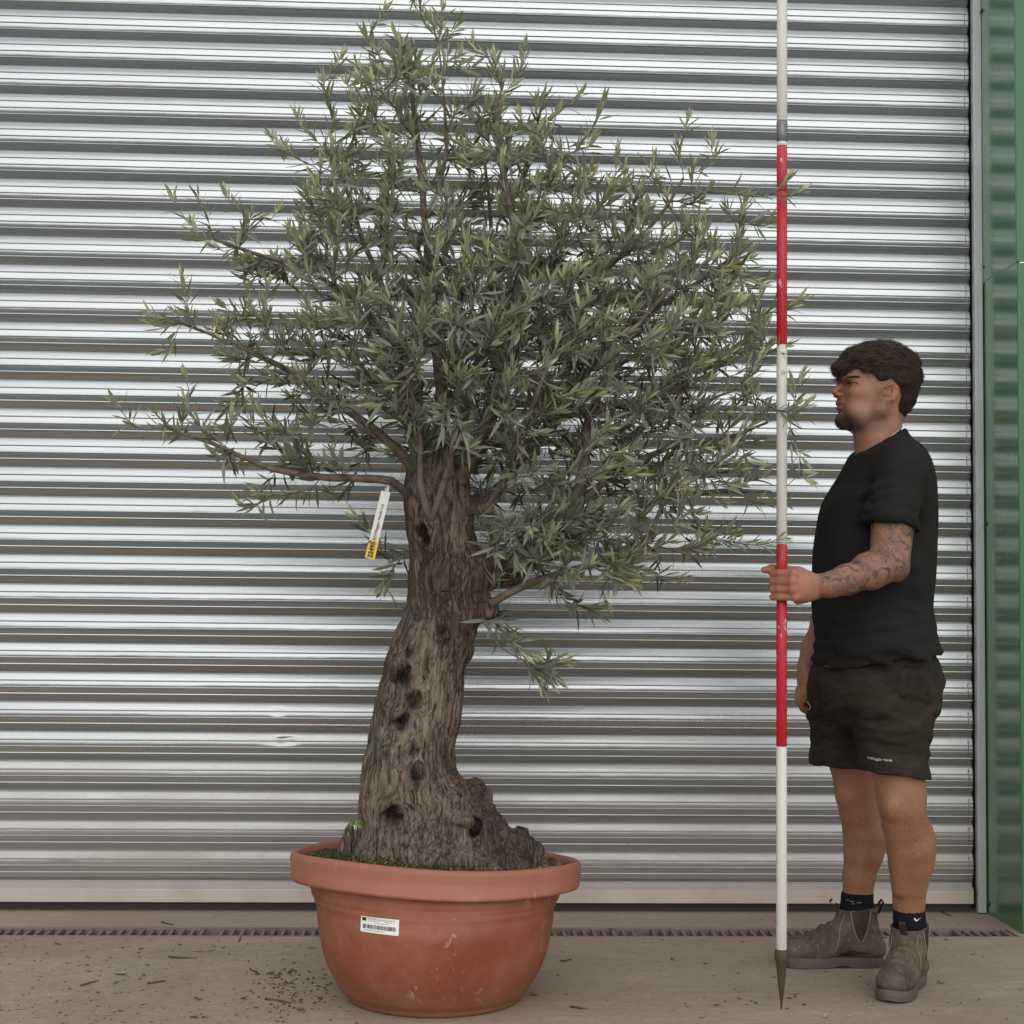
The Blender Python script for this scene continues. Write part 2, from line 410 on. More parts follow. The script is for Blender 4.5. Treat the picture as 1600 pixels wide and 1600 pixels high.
# linear drain: side rails and about a hundred and sixty grate bars over a dark trough
X_D0, X_D1 = X_L - 0.3, XG - 0.02
dr = thing('drainage_channel', (0, (D0 + D1) / 2, 0), 'slotted grey drain channel set in the concrete along the shutter threshold', 'drain')
MB().box(X_D0, X_D1, D0 - 0.002, D1 + 0.002, -0.16, -0.10).build('trough', PIT, dr)
MB().box(X_D0, X_D1, D0, D0 + 0.008, -0.099, 0.0025, 0, 0.0015).build('side_rail', GRATE, dr)
MB().box(X_D0, X_D1, D1 - 0.008, D1, -0.099, 0.0025, 0, 0.0015).build('side_rail', GRATE, dr)
bar = MB().box(-0.0048, 0.0048, D0 + 0.0085, D1 - 0.0085, -0.022, 0.001, 0, 0.0012)
bme = make_mesh('bar', np.array(bar.V) - np.array((0, (D0 + D1) / 2, 0)), bar.F, GRATE, False)
k = 0; x = X_D0 + 0.02
while x < X_D1 - 0.01:
    if random.random() > 0.02:
        o = link('bar', bme, dr, (x, (D0 + D1) / 2, -0.002 - 0.004 * random.random() ** 3)); o.rotation_euler = (0, R(random.gauss(0, 2)), R(random.gauss(0, 1.2)))
    x += 0.0305
dirt = MB()
for _ in range(150):
    cx = random.uniform(X_D0, X_D1); cy = random.uniform(D0 + 0.01, D1 - 0.01); r = random.uniform(0.004, 0.016) * (1.4 if random.random() < 0.2 else 1)
    n = 6; V = [(cx + r * random.uniform(0.6, 1.3) * math.cos(2 * math.pi * i / n), cy + 0.6 * r * random.uniform(0.6, 1.3) * math.sin(2 * math.pi * i / n), -0.02) for i in range(n)] + [(cx, cy, random.uniform(-0.008, 0.004))]
    dirt.add(V, [(i, (i + 1) % n, n) for i in range(n)])
MUD = mat_concrete('drain_mud', (0.12, 0.088, 0.062), (0.17, 0.13, 0.095), (0.2, 0.16, 0.12))
o = dirt.build('silt', MUD, dr, True); o['kind'] = 'stuff'

# roller shutter: convex slats, each with three pressed beads
ZB = 1.0 + 0; ZB = float(P(760, 1378, YD)[2]); PIT_ = (float(P(760, 1378 - 44.77 * 30, YD)[2]) - ZB) / 30
def slat_profile(n=34):
    pr = []
    us = np.linspace(0, 1, n + 1).tolist(); beads = [0.25, 0.48, 0.71]
    for b in beads: us += [b - 0.030, b - 0.004, b + 0.004, b + 0.030]
    us = sorted(set(round(u, 4) for u in us)); y = 0.0; prev = 0.0
    for u in us:
        t = R(20.5 - 50 * (u + prev) / 2); y += math.tan(t) * (u - prev) * PIT_; prev = u
        bump_ = sum(0.0030 if abs(u - b) < 0.0075 else 0 for b in beads)
        pr.append((-(y + bump_), -u * PIT_))
    return pr
PR = slat_profile()
PR = [(0.012, 0.006)] + PR + [(0.004, -PIT_ - 0.003)]      # hook tucked behind the slat above / below
def slat_mesh(nx, dent=None):
    xs = np.linspace(X_L, X_R, nx + 1); V = []; F = []; n = len(PR); xm = (X_L + X_R) / 2
    for xx in xs:
        for y, z in PR:
            d = 0
            if dent:
                for (dx, dz, rx, rz, dep) in dent: d += dep * math.exp(-((xx - dx) / rx) ** 2 - ((z - dz) / rz) ** 2)
            V.append((xx - xm, y + d, z))
    for i in range(nx):
        for j in range(n - 1): F.append((i * n + j, i * n + j + 1, (i + 1) * n + j + 1, (i + 1) * n + j))
    return make_mesh('slat', V, F, SLAT, True)
sh = thing('roller_shutter', ((X_L + X_R) / 2, YD, 0), 'large silver corrugated roller shutter door closed behind the potted olive tree', 'roller shutter')
base_me = slat_mesh(1); NS = 41
dx0 = P(440, 1160, YD)[0]; dx1 = P(435, 1115, YD)[0]; dx2 = P(100, 1350, YD)[0]
clip = MB().box(-0.003, 0.003, -0.0082, -0.003, -PIT_ * 0.66, -PIT_ * 0.08, 0, 0.004); clip_me = make_mesh('end_clip', clip.V, clip.F, SLAT, True)
for i in range(NS):
    zt = ZB + (i + 1) * PIT_; me = base_me
    k = i + 1
    if k == 5: me = slat_mesh(260, [(dx0, -PIT_ * 0.20, 0.016, 0.008, 0.0045), (dx0 + 0.03, -PIT_ * 0.15, 0.010, 0.005, 0.003), (dx0, -PIT_ * 0.45, 0.035, 0.012, -0.003)])
    elif k == 6: me = slat_mesh(260, [(dx1, -PIT_ * 0.25, 0.007, 0.012, 0.004)])
    elif k == 1: me = slat_mesh(160, [(dx2, -PIT_ * 0.5, 0.012, 0.03, 0.005)])
    s_ = link('slat', me, sh, ((X_L + X_R) / 2, YD + random.uniform(-0.0006, 0.0006), zt)); s_.rotation_euler = (R(random.gauss(0, 0.35)), 0, 0)
    if zt < 3.2:
        c_ = link('end_clip', clip_me, s_); c_.location = (X_R - 0.014 - (X_L + X_R) / 2, 0, 0)
bz = float(P(760, 1408, YD)[2])
b_ = MB(); b_.box(X_L, X_R - 0.008, YD - 0.034, YD + 0.02, bz, ZB - 0.018, 0, 0.002)
b_.add([(X_L, YD - 0.034, ZB - 0.018), (X_R - 0.008, YD - 0.034, ZB - 0.018), (X_R - 0.008, YD - 0.008, ZB - 0.001), (X_L, YD - 0.008, ZB - 0.001)], [(0, 1, 2, 3)])
b_.build('bottom_rail', BARM, sh)
MB().box(X_L, X_R - 0.008, YD - 0.006, YD + 0.02, 0.001, bz - 0.001).build('rubber_seal', RUBBER, sh)
for (xa, sgn) in ((X_R + 0.003, 1), (X_L - 0.003, -1)):
    g_ = MB(); w_ = (XG - X_R - 0.0035) * sgn
    x0, x1 = sorted((xa, xa + w_))
    g_.box(x0, x1, YD - 0.045, YD - 0.040, 0.004, 4.0, 0, 0.0015)
    xo = x1 if sgn > 0 else x0; g_.box(min(xo, xo - 0.004 * sgn), max(xo, xo - 0.004 * sgn), YD - 0.0395, YD + 0.06, 0.004, 4.0)
    xi = x0 if sgn > 0 else x1; g_.box(min(xi, xi + 0.003 * sgn), max(xi, xi + 0.003 * sgn), YD - 0.0395, YD - 0.022, 0.004, 4.0)
    g_.build('guide_rail', GUIDE, sh)
MB().box(X_L - 0.05, XG, YD + 0.062, YD + 0.09, 0.0, 4.3).build('backing_sheet', RUBBER, sh)

# green clad wall round the opening
bw = thing('building_wall', (XG, YF, 0), 'green coated metal wall and door reveal at the right edge of the shutter', 'wall')
zs = float(P(1560, 412, 5.0)[2])
MB().box(XG, XG + 0.012, YF + 0.001, YD + 0.06, zs - 0.04, 4.1, 0, 0.001).build('reveal_panel', GREEN, bw)
MB().box(XG + 0.003, XG + 0.014, YF + 0.001, YD + 0.06, 0.004, zs - 0.042, 0, 0.001).build('reveal_panel', GREEN, bw)
MB().box(XG, XG + 0.16, YF - 0.006, YF, zs - 0.038, 4.1, 0, 0.0015).build('corner_flashing', GREEN2, bw)
MB().box(XG + 0.0025, XG + 0.16, YF - 0.005, YF, 0.004, zs - 0.041, 0, 0.0015).build('corner_flashing', GREEN2, bw)
xx = XG + 0.162
pv = []; 
while xx < XG + 3.2:
    for dx, dy in ((0, 0), (0.06, 0), (0.075, -0.03), (0.165, -0.03), (0.18, 0)): pv.append((xx + dx, YF + dy - 0.002))
    xx += 0.2
V = [(a, b, 0.004) for a, b in pv] + [(a, b, 4.6) for a, b in pv]; n = len(pv)
obj('cladding_sheet', V, [(i, i + 1, n + i + 1, n + i) for i in range(n - 1)], GREEN2, bw, False)
# left jamb and the header, beyond the picture
MB().box(X_L - 0.055, X_L - 0.043, YF, YD + 0.06, 0.004, 4.1).build('reveal_panel', GREEN, bw)
MB().box(X_L - 3.0, X_L - 0.044, YF - 0.006, YF - 0.001, 0.004, 4.6).build('cladding_sheet', GREEN2, bw)
MB().box(X_L - 0.04, XG - 0.001, YF - 0.005, YF, 4.1, 4.6).build('header_panel', GREEN2, bw)
scr = MB(); V, F = lathe([(0.0002, -0.006), (0.004, -0.0055), (0.006, -0.003), (0.0085, -0.002), (0.0085, 0)], 10)
scr_me = make_mesh('screw', [(z, y, x) for x, y, z in V], F, SCREW)
for px, py in ((1537, 17), (1537, 417), (1538, 818), (1540, 1412)):
    q = P(px, py, YD - 0.055); link('screw', scr_me, bw, (XG - (0.0 if py < 415 else -0.003), q[1], max(q[2], 0.03)))

# ------------------------------------------------------------------ plant pot
YT = 4.05                                            # the plane of pot and trunk
def px_at(px, py, Y=YT): return P(px, py, Y)
PC = np.array([P(681, 1400, YT)[0], YT, 0.0])
SC = FPX / YT
def mat_pot():
    m = M('terracotta_plastic', rough=0.5, spec=0.4); w_ = m.pos(world=True)
    z = m.n('SeparateXYZ', i_0=m.n('NewGeometry').outputs['Position']).outputs[2]
    big = m.noise(5, 4, 0.6, w_); fine = m.noise(60, 5, 0.65, w_)
    col = m.mix(m.ramp(big, [(0.3, 0), (0.7, 1)]), (0.215, 0.060, 0.028), (0.270, 0.086, 0.042))
    fade = m.attr('rim'); col = m.mix(fade, col, (0.315, 0.118, 0.080))
    dust = m.math('MULTIPLY', m.ramp(m.noise(9, 5, 0.7, w_), [(0.45, 0), (0.75, 1)]), 0.35); col = m.mix(dust, col, (0.40, 0.2, 0.13))
    scr = m.math('MULTIPLY', m.ramp(m.noise(46, 3, 0.7, m.pos((1, 1, 0.6), True), 0.6), [(0.60, 0), (0.66, 1)]), m.ramp(m.noise(4.2, 2, 0.5, w_), [(0.53, 0), (0.64, 1)]))
    col = m.mix(m.math('MULTIPLY', scr, 0.6), col, (0.52, 0.30, 0.2))
    mud = m.math('MULTIPLY', m.n('MapRange', i_0=z, i_1=0.0, i_2=0.10, i_3=0.9, i_4=0.0).outputs[0], m.ramp(fine, [(0.3, 0.2), (0.7, 1)]), True)
    col = m.mix(m.math('MULTIPLY', mud, 0.75), col, (0.215, 0.125, 0.08))
    m.set('Base Color', col); m.set('Roughness', m.math('ADD', 0.42, m.math('MULTIPLY', big, 0.2))); m.bump(m.math('ADD', m.math('MULTIPLY', fine, 0.25), big), 0.12, 0.006); return m.m
POT = mat_pot()
ZR = 0.352
prof = [(0.0, 0.014), (0.16, 0.012), (0.196, 0.008), (0.214, 0.0), (0.221, 0.002), (0.226, 0.010), (0.2275, 0.016), (0.236, 0.021), (0.250, 0.042), (0.264, 0.066), (0.277, 0.094), (0.287, 0.124), (0.2945, 0.158), (0.2995, 0.195), (0.302, 0.225), (0.303, 0.236),
        (0.3065, 0.239), (0.3085, 0.247), (0.3095, 0.2515), (0.313, 0.254), (0.315, 0.262), (0.3165, 0.272), (0.319, 0.285), (0.323, 0.292), (0.353, 0.283), (0.361, 0.2845), (0.3645, 0.291), (0.3675, 0.338), (0.366, 0.346), (0.361, 0.3515), (0.352, 0.352), (0.346, 0.348), (0.342, 0.338), (0.330, 0.29), (0.31, 0.255)]
# resample finely so the sag stays smooth
pf = [prof[0]]
for a, b in zip(prof[:-1], prof[1:]):
    d = math.hypot(b[0] - a[0], b[1] - a[1]); k = max(1, int(d / 0.012))
    pf += [(a[0] + (b[0] - a[0]) * i / k, a[1] + (b[1] - a[1]) * i / k) for i in range(1, k + 1)]
V, F = lathe(pf, 140)
def pot_sag(V):
    V = np.array(V, float); th = np.arctan2(V[:, 1], V[:, 0]); s = np.clip((V[:, 2] - 0.20) / 0.12, 0, 1); s = s * s * (3 - 2 * s)
    th0 = R(-24)
    V[:, 2] += s * (-0.015 * np.cos(th - th0) + 0.002 * np.cos(2 * (th - th0)) + 0.005 * np.cos(3 * th + 1) + 0.021 * np.clip(-np.sin(th), 0, 1) ** 1.5)
    V[:, 1] *= 1 - 0.26 * s
    V[:, 0] *= 1 + 0.012 * s * np.cos(2 * th)
    nz = fbm(np.stack([np.cos(th) * 1.5, np.sin(th) * 1.5, V[:, 2] * 4], -1) + 5, 2); V[:, :2] *= (1 + 0.004 * nz * np.clip(V[:, 2] / 0.1, 0, 1))[:, None]
    return V
V0 = V.copy(); V = pot_sag(V) + PC
pot = thing('plant_pot', PC, 'large round terracotta coloured plastic tub holding the old olive tree', 'plant pot')
o = obj('tub', V, F, POT, pot)
rm = np.clip((V0[:, 2] - 0.280) / 0.01, 0, 1) * (np.hypot(V0[:, 0], V0[:, 1]) > 0.318)
set_attr(o.data, 'rim', rm)
pot_bvh = BVHTree.FromPolygons([tuple(v) for v in V], F)
# printed stock label, stuck on the front of the tub
WHITE = M('label_paper', (0.74, 0.72, 0.69), 0.5).m
INK = M('black_print', (0.02, 0.02, 0.02), 0.6).m
INKG = M('grey_print', (0.16, 0.15, 0.14), 0.6).m
def grid_rect(c, u, v, x0, x1, y0, y1, nx, ny):
    V = [c + u * (x0 + (x1 - x0) * i / nx) + v * (y0 + (y1 - y0) * j / ny) for j in range(ny + 1) for i in range(nx + 1)]
    F = [(j * (nx + 1) + i, j * (nx + 1) + i + 1, (j + 1) * (nx + 1) + i + 1, (j + 1) * (nx + 1) + i) for j in range(ny) for i in range(nx)]
    return V, F
YL = PC[1] - 0.29
lc = P(592.5, 1450.5, YL); lu = np.array([math.cos(R(-1)), 0, math.sin(R(-1))]); lv = np.array([-lu[2], 0, lu[0]])
V, F = grid_rect(lc, lu, lv, -0.0465, 0.0465, -0.0175, 0.0175, 12, 5)
lab = obj('stock_label', drape(pot_bvh, V, (0.0, 1, 0), 0.0012), F, WHITE, pot)
pr = MB(); pg = MB()
def lrect(mb, x0, x1, y0, y1, nx=3):
    V, F = grid_rect(lc, lu, lv, x0, x1, y0, y1, nx, 1); mb.add(drape(pot_bvh, V, (0, 1, 0), 0.0021), F)
lrect(pr, -0.043, -0.0335, 0.0075, 0.0155)
x = -0.041
while x < 0.039:
    wd = random.choice([0.0006, 0.0006, 0.0011, 0.0016]); lrect(pr, x, x + wd, -0.0085, 0.0005, 1); x += wd + random.choice([0.0006, 0.0008, 0.0014])
def print_row(y, x0, x1, h=0.0013):
    x = x0
    while x < x1:
        l = random.uniform(0.0012, 0.0035); lrect(pg, x, min(x + l, x1), y - h / 2, y + h / 2, 1); x += l + random.choice([0.0006, 0.0006, 0.0018])
print_row(0.0128, -0.028, 0.037); print_row(0.0085, -0.029, 0.0005); print_row(0.0088, 0.012, 0.036); print_row(0.0045, -0.012, 0.02, 0.001); print_row(-0.0125, -0.038, 0.010)
pr.build('barcode', INK, lab); pg.build('small_print', INKG, lab)

# ------------------------------------------------------------------ soil, moss and weeds in the pot
def mat_soil():
    m = M('dark_soil', rough=0.95, spec=0.2); n1 = m.noise(60, 5, 0.7, m.pos(world=True)); n2 = m.noise(9, 4, 0.6, m.pos(world=True))
    c = m.mix(m.ramp(n1, [(0.35, 0), (0.7, 1)]), (0.035, 0.022, 0.014), (0.11, 0.075, 0.045)); m.set('Base Color', m.mix(m.ramp(n2, [(0.5, 0), (0.7, 0.6)]), c, (0.05, 0.06, 0.02))); m.bump(n1, 0.8, 0.01); return m.m
SOIL = mat_soil()
nr, na = 22, 90; V = []; F = []
for i in range(nr + 1):
    for j in range(na):
        a = 2 * math.pi * j / na; r = 0.338 * i / nr
        V.append((r * math.cos(a), r * math.sin(a), 0.332))
V = np.array(V); Vs = pot_sag(V); Vs[:, 2] += 0.012 * fbm(V * 30, 3) + 0.012 * (1 - (np.hypot(V[:, 0], V[:, 1]) / 0.34) ** 2) + 0.002
for i in range(nr):
    for j in range(na): F.append((i * na + j, i * na + (j + 1) % na, (i + 1) * na + (j + 1) % na, (i + 1) * na + j))
soil = obj('potting_soil', Vs + PC, F, SOIL); tag(soil, 'dark crumbly soil filling the terracotta tub round the trunk', 'soil', kind='stuff')
soil_bvh = BVHTree.FromPolygons([tuple(v) for v in Vs + PC], F)

# ------------------------------------------------------------------ olive trunk (sculpted)
def mat_bark():
    m = M('olive_bark', rough=0.9, spec=0.2)
    ax = m.pos((1, 1, 0.13), True)
    nzv = m.n('TexNoise', i_Scale=7.0, i_Detail=3.0); m.nt.links.new(m.pos(world=True), nzv.inputs['Vector'])
    warp = m.n('VectorMath', operation='ADD', i_0=ax, i_1=m.n('VectorMath', operation='SCALE', i_0=nzv.outputs['Color'], i_3=0.05).outputs[0]).outputs[0]
    fib = m.noise(105, 8, 0.78, warp); fib2 = m.noise(34, 5, 0.7, warp, 0.4); plate = m.vor(60, warp, 'DISTANCE_TO_EDGE')
    big = m.noise(5.5, 5, 0.65, m.pos((1, 1, 0.6), True)); fine = m.noise(220, 4, 0.7, m.pos((1, 1, 0.35), True))
    c = m.mix(m.ramp(fib, [(0.40, 0), (0.58, 1)]), (0.060, 0.043, 0.031), (0.43, 0.34, 0.25))
    c = m.mix(m.math('MULTIPLY', m.ramp(fib2, [(0.38, 1), (0.52, 0)]), 0.75), c, (0.045, 0.031, 0.022))
    c = m.mix(m.math('MULTIPLY', m.ramp(big, [(0.38, 1), (0.50, 0)]), 0.6), c, (0.070, 0.047, 0.033))
    c = m.mix(m.math('MULTIPLY', m.ramp(big, [(0.50, 0), (0.64, 1)]), m.ramp(fib, [(0.40, 0), (0.56, 0.85)])), c, (0.46, 0.37, 0.275))
    c = m.mix(m.math('MULTIPLY', m.ramp(plate, [(0.0, 0.8), (0.06, 0)]), m.ramp(big, [(0.35, 1), (0.6, 0.2)])), c, (0.025, 0.017, 0.012))
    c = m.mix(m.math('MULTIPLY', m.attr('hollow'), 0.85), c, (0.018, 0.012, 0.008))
    c = m.mix(m.math('MULTIPLY', m.attr('burl'), m.ramp(fine, [(0.35, 0.5), (0.65, 0.0)])), c, (0.070, 0.053, 0.039))
    c = m.mix(m.math('MULTIPLY', m.attr('burl'), m.ramp(m.noise(28, 4, 0.7, m.pos(world=True)), [(0.55, 0), (0.72, 0.65)])), c, (0.30, 0.255, 0.20))
    m.set('Base Color', c)
    h = m.math('ADD', m.math('MULTIPLY', fib, 0.8), m.math('ADD', m.math('MULTIPLY', fib2, 1.1), m.math('ADD', m.math('MULTIPLY', m.ramp(plate, [(0, 0), (0.08, 1)]), 0.25), m.math('MULTIPLY', fine, 0.3))))
    m.bump(h, 1.0, 0.024); return m.m
BARK = mat_bark()
tree = thing('olive_tree', PC + np.array([-0.06, 0, 0.33]), 'old olive tree with a gnarled leaning trunk and a wide grey green crown', 'tree')
rows = [(640, 668, 736), (700, 640, 740), (760, 631, 740), (800, 632, 738), (850, 634, 742), (900, 633, 752), (950, 629, 748), (1000, 613, 742), (1050, 599, 728), (1100, 589, 720), (1150, 578, 713), (1200, 568, 711), (1250, 559, 718), (1290, 556, 728), (1330, 555, 745), (1370, 550, 760)]
secs = []
for py, xl, xr in rows:
    a = P(xl, py, YT); b = P(xr, py, YT); w2 = (b[0] - a[0]) / 2
    secs.append(((a[2] + b[2]) / 2, (a[0] + b[0]) / 2, YT + 0.01, w2 * .975, w2 * (0.95 if py < 1200 else 1.05)))
x0 = P(520, 1300, YT)[0]; x1 = P(960, 1300, YT)[0]
F_ = Field(np.arange(x0, x1, 0.0042), np.arange(YT - 0.25, YT + 0.25, 0.0048), np.arange(0.28, P(700, 690, YT)[2], 0.0048))
F_.loft(secs, 0.0)
q = lambda px, py, dy=0.0: P(px, py, YT + dy)
for a, b, ra, rb, k in [((690, 1265, -.02), (755, 1285, -.04), .080, .042, .045), ((680, 1250, -.06), (780, 1335, -.11), .06, .05, .06), ((690, 1230, -.04), (735, 1305, -.07), .035, .05, .04), ((700, 1330, -.03), (820, 1335, -.06), .085, .045, .04), ((640, 1340, -.05), (740, 1352, -.14), .10, .05, .05),
                        ((740, 1240, .0), (758, 1245, -.01), .03, .02, .02), ((755, 1285, .02), (790, 1308, .03), .035, .022, .03), ((795, 1335, .0), (840, 1356, -.02), .042, .026, .03), ((590, 1340, -.03), (575, 1362, -.09), .06, .04, .04),
                        ((700, 1345, -.1), (800, 1356, -.15), .055, .035, .03), ((720, 900, .0), (795, 887, .03), .055, .038, .04), ((795, 887, .03), (870, 855, .06), .038, .028, .03), ((705, 950, -.01), (760, 951, -.04), .045, .018, .03),
                        ((672, 840, -.08), (672, 815, -.105), .03, .024, .02), ((640, 1120, -.05), (630, 1240, -.07), .035, .045, .04)]:
    F_.cone(q(*a), q(*b), ra, rb, k)
for _ in range(34):   # warty root burl on the right
    u = random.random(); px = 715 + 112 * u + random.gauss(0, 8); py = 1266 + 70 * random.random() ** 0.8 * (0.7 + 0.3 * u) + 42 * u
    F_.ell(q(px, py, -0.09 + random.gauss(0, .05) + 0.03 * u), [random.uniform(.012, .028) for _ in range(3)], 0.022)
knots = [(630, 1056, 11), (645, 1095, 9), (628, 1126, 9), (646, 1166, 6), (649, 1211, 9), (612, 1274, 11), (690, 986, 7), (664, 832, 8), (640, 1020, 5), (700, 930, 5), (603, 1180, 5), (690, 1310, 8), (740, 1300, 7)]
def front_y(px, py):
    zz = P(px, py, YT)[2]; q_ = np.array(sorted(secs)); cx = np.interp(zz, q_[:, 0], q_[:, 1]); a = np.interp(zz, q_[:, 0], q_[:, 3]); b = np.interp(zz, q_[:, 0], q_[:, 4])
    t = np.clip((P(px, py, YT)[0] - cx) / a, -0.93, 0.93); return float(YT + 0.01 - b * math.sqrt(1 - t * t))
kpos = []
for px, py, r in knots:
    yy = front_y(px, py) - (0.05 if py > 1290 else 0.012); c = P(px, py, yy); rr = 1.3 * r / SC; kpos.append((c, rr))
    F_.ell(c + np.array([0, 0.006, 0]), (rr * 1.5, rr * 1.1, rr * 1.9), 0.012)
    for _ in range(4):
        o_ = np.array([random.gauss(0, .45) * rr, random.uniform(-1, .1) * rr * 0.8 - 0.006, random.gauss(0, .7) * rr])
        F_.ell(c + o_, (rr * random.uniform(.45, .8), rr * random.uniform(1.2, 1.9), rr * random.uniform(.5, 1.1)), 0.009, rot_m('Y', random.uniform(-60, 60)), 's')
def bark_disp(p):
    ang = np.stack([p[:, 0] * 26, p[:, 1] * 26, p[:, 2] * 3.2], -1); wv = fbm(p * 4, 2)[:, None] * 1.2
    r1 = 1 - np.abs(fbm(ang + wv, 3)); lump = fbm(p * 9, 3)
    lowr = np.clip((0.62 - p[:, 2]) / 0.2, 0, 1) * np.clip((p[:, 0] - q(680, 1300)[0]) / 0.08, 0, 1)
    return -0.0045 * (r1 - 0.6) * (1 - 0.5 * lowr) - 0.012 * lump - lowr * 0.0085 * fbm(p * 34, 3)
F_.warp(bark_disp, 0.035)
V, Q = F_.mesh(1)
tr = obj('trunk', V, Q, BARK, tree)
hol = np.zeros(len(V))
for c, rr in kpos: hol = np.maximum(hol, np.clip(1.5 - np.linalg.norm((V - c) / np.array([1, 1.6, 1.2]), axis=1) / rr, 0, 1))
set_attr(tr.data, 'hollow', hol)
set_attr(tr.data, 'burl', np.clip((0.60 - V[:, 2]) / 0.16, 0, 1) * np.clip((V[:, 0] - q(650, 1300)[0]) / 0.08, 0.25, 1))
trunk_bvh = bvh_of(V, Q)
st = MB()   # dead stubs poking out of the soil
for px, py, dy, h, r in ((543, 1318, -0.05, 0.05, 0.017), (536, 1325, -0.07, 0.03, 0.012), (819, 1306, 0.02, 0.020, 0.010)):
    b = q(px, py, dy); st.tube([b - (0, 0, 0.05), b, b + (0.004, 0, h * 0.6), b + (0.008, 0, h)], [r, r, r * 0.85, r * 0.35], 9)
    st.build('root_stub', BARK, tree, True); st = MB()

# ------------------------------------------------------------------ limbs, twigs and leaves
def mat_twig(name, a, b):
    m = M(name, rough=0.8, spec=0.3); n1 = m.noise(40, 4, 0.6, m.pos((1, 1, 1), True)); m.set('Base Color', m.mix(m.ramp(n1, [(0.35, 0), (0.65, 1)]), a, b)); m.bump(n1, 0.4, 0.004); return m.m
LIMB = mat_twig('olive_limb_bark', (0.095, 0.072, 0.055), (0.20, 0.155, 0.12))
TWIG = mat_twig('olive_twig_bark', (0.10, 0.09, 0.065), (0.20, 0.185, 0.135))
NODE = np.zeros((400000, 3)); PLEN = np.zeros(400000); nodes = []; par = []; plen = []; isl = []
def add_node(p, parent, limb=False):
    nodes.append(np.asarray(p, float)); par.append(parent); plen.append(0 if parent < 0 else plen[parent] + np.linalg.norm(nodes[-1] - nodes[parent])); isl.append(limb); NODE[len(nodes) - 1] = nodes[-1]; PLEN[len(nodes) - 1] = plen[-1]; return len(nodes) - 1
def catmull(pts, step=0.03):
    pts = [np.asarray(p, float) for p in pts]; out = [pts[0]]; E = [2 * pts[0] - pts[1]] + pts + [2 * pts[-1] - pts[-2]]
    for i in range(1, len(E) - 2):
        a, b, c, d = E[i - 1:i + 3]; k = max(1, int(np.linalg.norm(c - b) / step))
        for j in range(1, k + 1):
            t = j / k; out.append(0.5 * (2 * b + (c - a) * t + (2 * a - 5 * b + 4 * c - d) * t * t + (3 * b - a - 3 * c + d) * t ** 3))
    return out
limbs = [
 ([(672, 812, -.12), (660, 770, -.14), (655, 720, -.15), (650, 650, -.17), (630, 570, -.2)], .011),
 ([(674, 812, -.12), (690, 765, -.15), (700, 720, -.2), (712, 640, -.26), (720, 560, -.3)], .010),
 ([(715, 760, -.03), (745, 695, -.07), (770, 630, -.09), (790, 560, -.10), (803, 490, -.10), (815, 420, -.08), (800, 330, -.05), (780, 220, -.03), (775, 150, 0)], .019),
 ([(640, 775, -.03), (612, 752, -.06), (575, 745, -.08), (520, 742, -.10), (460, 733, -.1), (400, 720, -.09), (330, 690, -.06), (270, 668, -.04)], .0125),
 ([(650, 740, -.02), (610, 690, -.03), (560, 650, -.04), (490, 600, -.02), (420, 560, 0), (350, 530, .02), (290, 505, .02)], .014),
 ([(655, 720, 0), (630, 620, 0), (590, 540, .02), (540, 460, .04), (480, 420, .03), (400, 390, .02), (340, 370, 0)], .014),
 ([(660, 720, .04), (650, 600, .06), (610, 480, .08), (570, 380, .08), (540, 290, .08), (510, 230, .06)], .013),
 ([(685, 720, .02), (690, 620, .03), (680, 480, .03), (668, 340, .02), (655, 200, .01), (645, 100, 0)], .017),
 ([(800, 885, 0), (850, 850, .0), (890, 800, -.02), (912, 745, -.03), (920, 690, -.03), (925, 650, -.03), (970, 630, -.04), (1060, 606, -.05), (1120, 575, -.05)], .019),
 ([(750, 952, -.04), (800, 925, -.08), (840, 905, -.10), (890, 890, -.10), (950, 877, -.1), (1000, 860, -.09), (1020, 820, -.09), (1050, 760, -.09), (1085, 700, -.07)], .0115),
 ([(790, 560, -.10), (830, 520, -.09), (890, 470, -.05), (960, 410, -.02), (1020, 350, 0), (1065, 280, 0)], .012),
 ([(725, 800, .03), (780, 760, .06), (850, 680, .10), (920, 580, .14), (1000, 500, .14), (1090, 440, .12), (1160, 390, .10)], .016),
 ([(880, 850, .05), (960, 800, .08), (1050, 770, .09), (1140, 760, .06), (1200, 760, .03)], .014),
 ([(890, 800, 0), (960, 740, .02), (1050, 700, .03), (1140, 680, .02), (1200, 655, -.04)], .012),
 ([(725, 800, -.02), (765, 790, -.08), (790, 740, -.16), (810, 680, -.22), (840, 610, -.28), (870, 540, -.3)], .013),
 ([(715, 720, .05), (740, 600, .12), (760, 480, .18), (770, 360, .2), (760, 250, .16)], .014),
 ([(690, 740, .06), (650, 620, .16), (600, 520, .24), (540, 440, .26)], .012),
 ([(800, 885, .04), (860, 820, .14), (950, 720, .22), (1030, 640, .25), (1080, 560, .22)], .014),
 ([(790, 560, -.1), (840, 440, -.12), (880, 340, -.08), (905, 240, -.03)], .009),
 ([(668, 340, .02), (700, 250, 0), (700, 150, -.02), (690, 60, -.02)], .007),
 ([(925, 650, -.03), (960, 560, -.12), (1020, 480, -.16), (1090, 400, -.12)], .010),
 ([(752, 965, -.06), (765, 985, -.10), (780, 1010, -.12), (815, 1030, -.13), (845, 1050, -.13)], .0035),
 ([(634, 950, -.06), (620, 948, -.09), (612, 930, -.10), (600, 915, -.10)], .0025),
 ([(640, 862, -.06), (622, 856, -.09), (605, 848, -.10), (590, 846, -.10)], .0022),
]
limb_chain = []
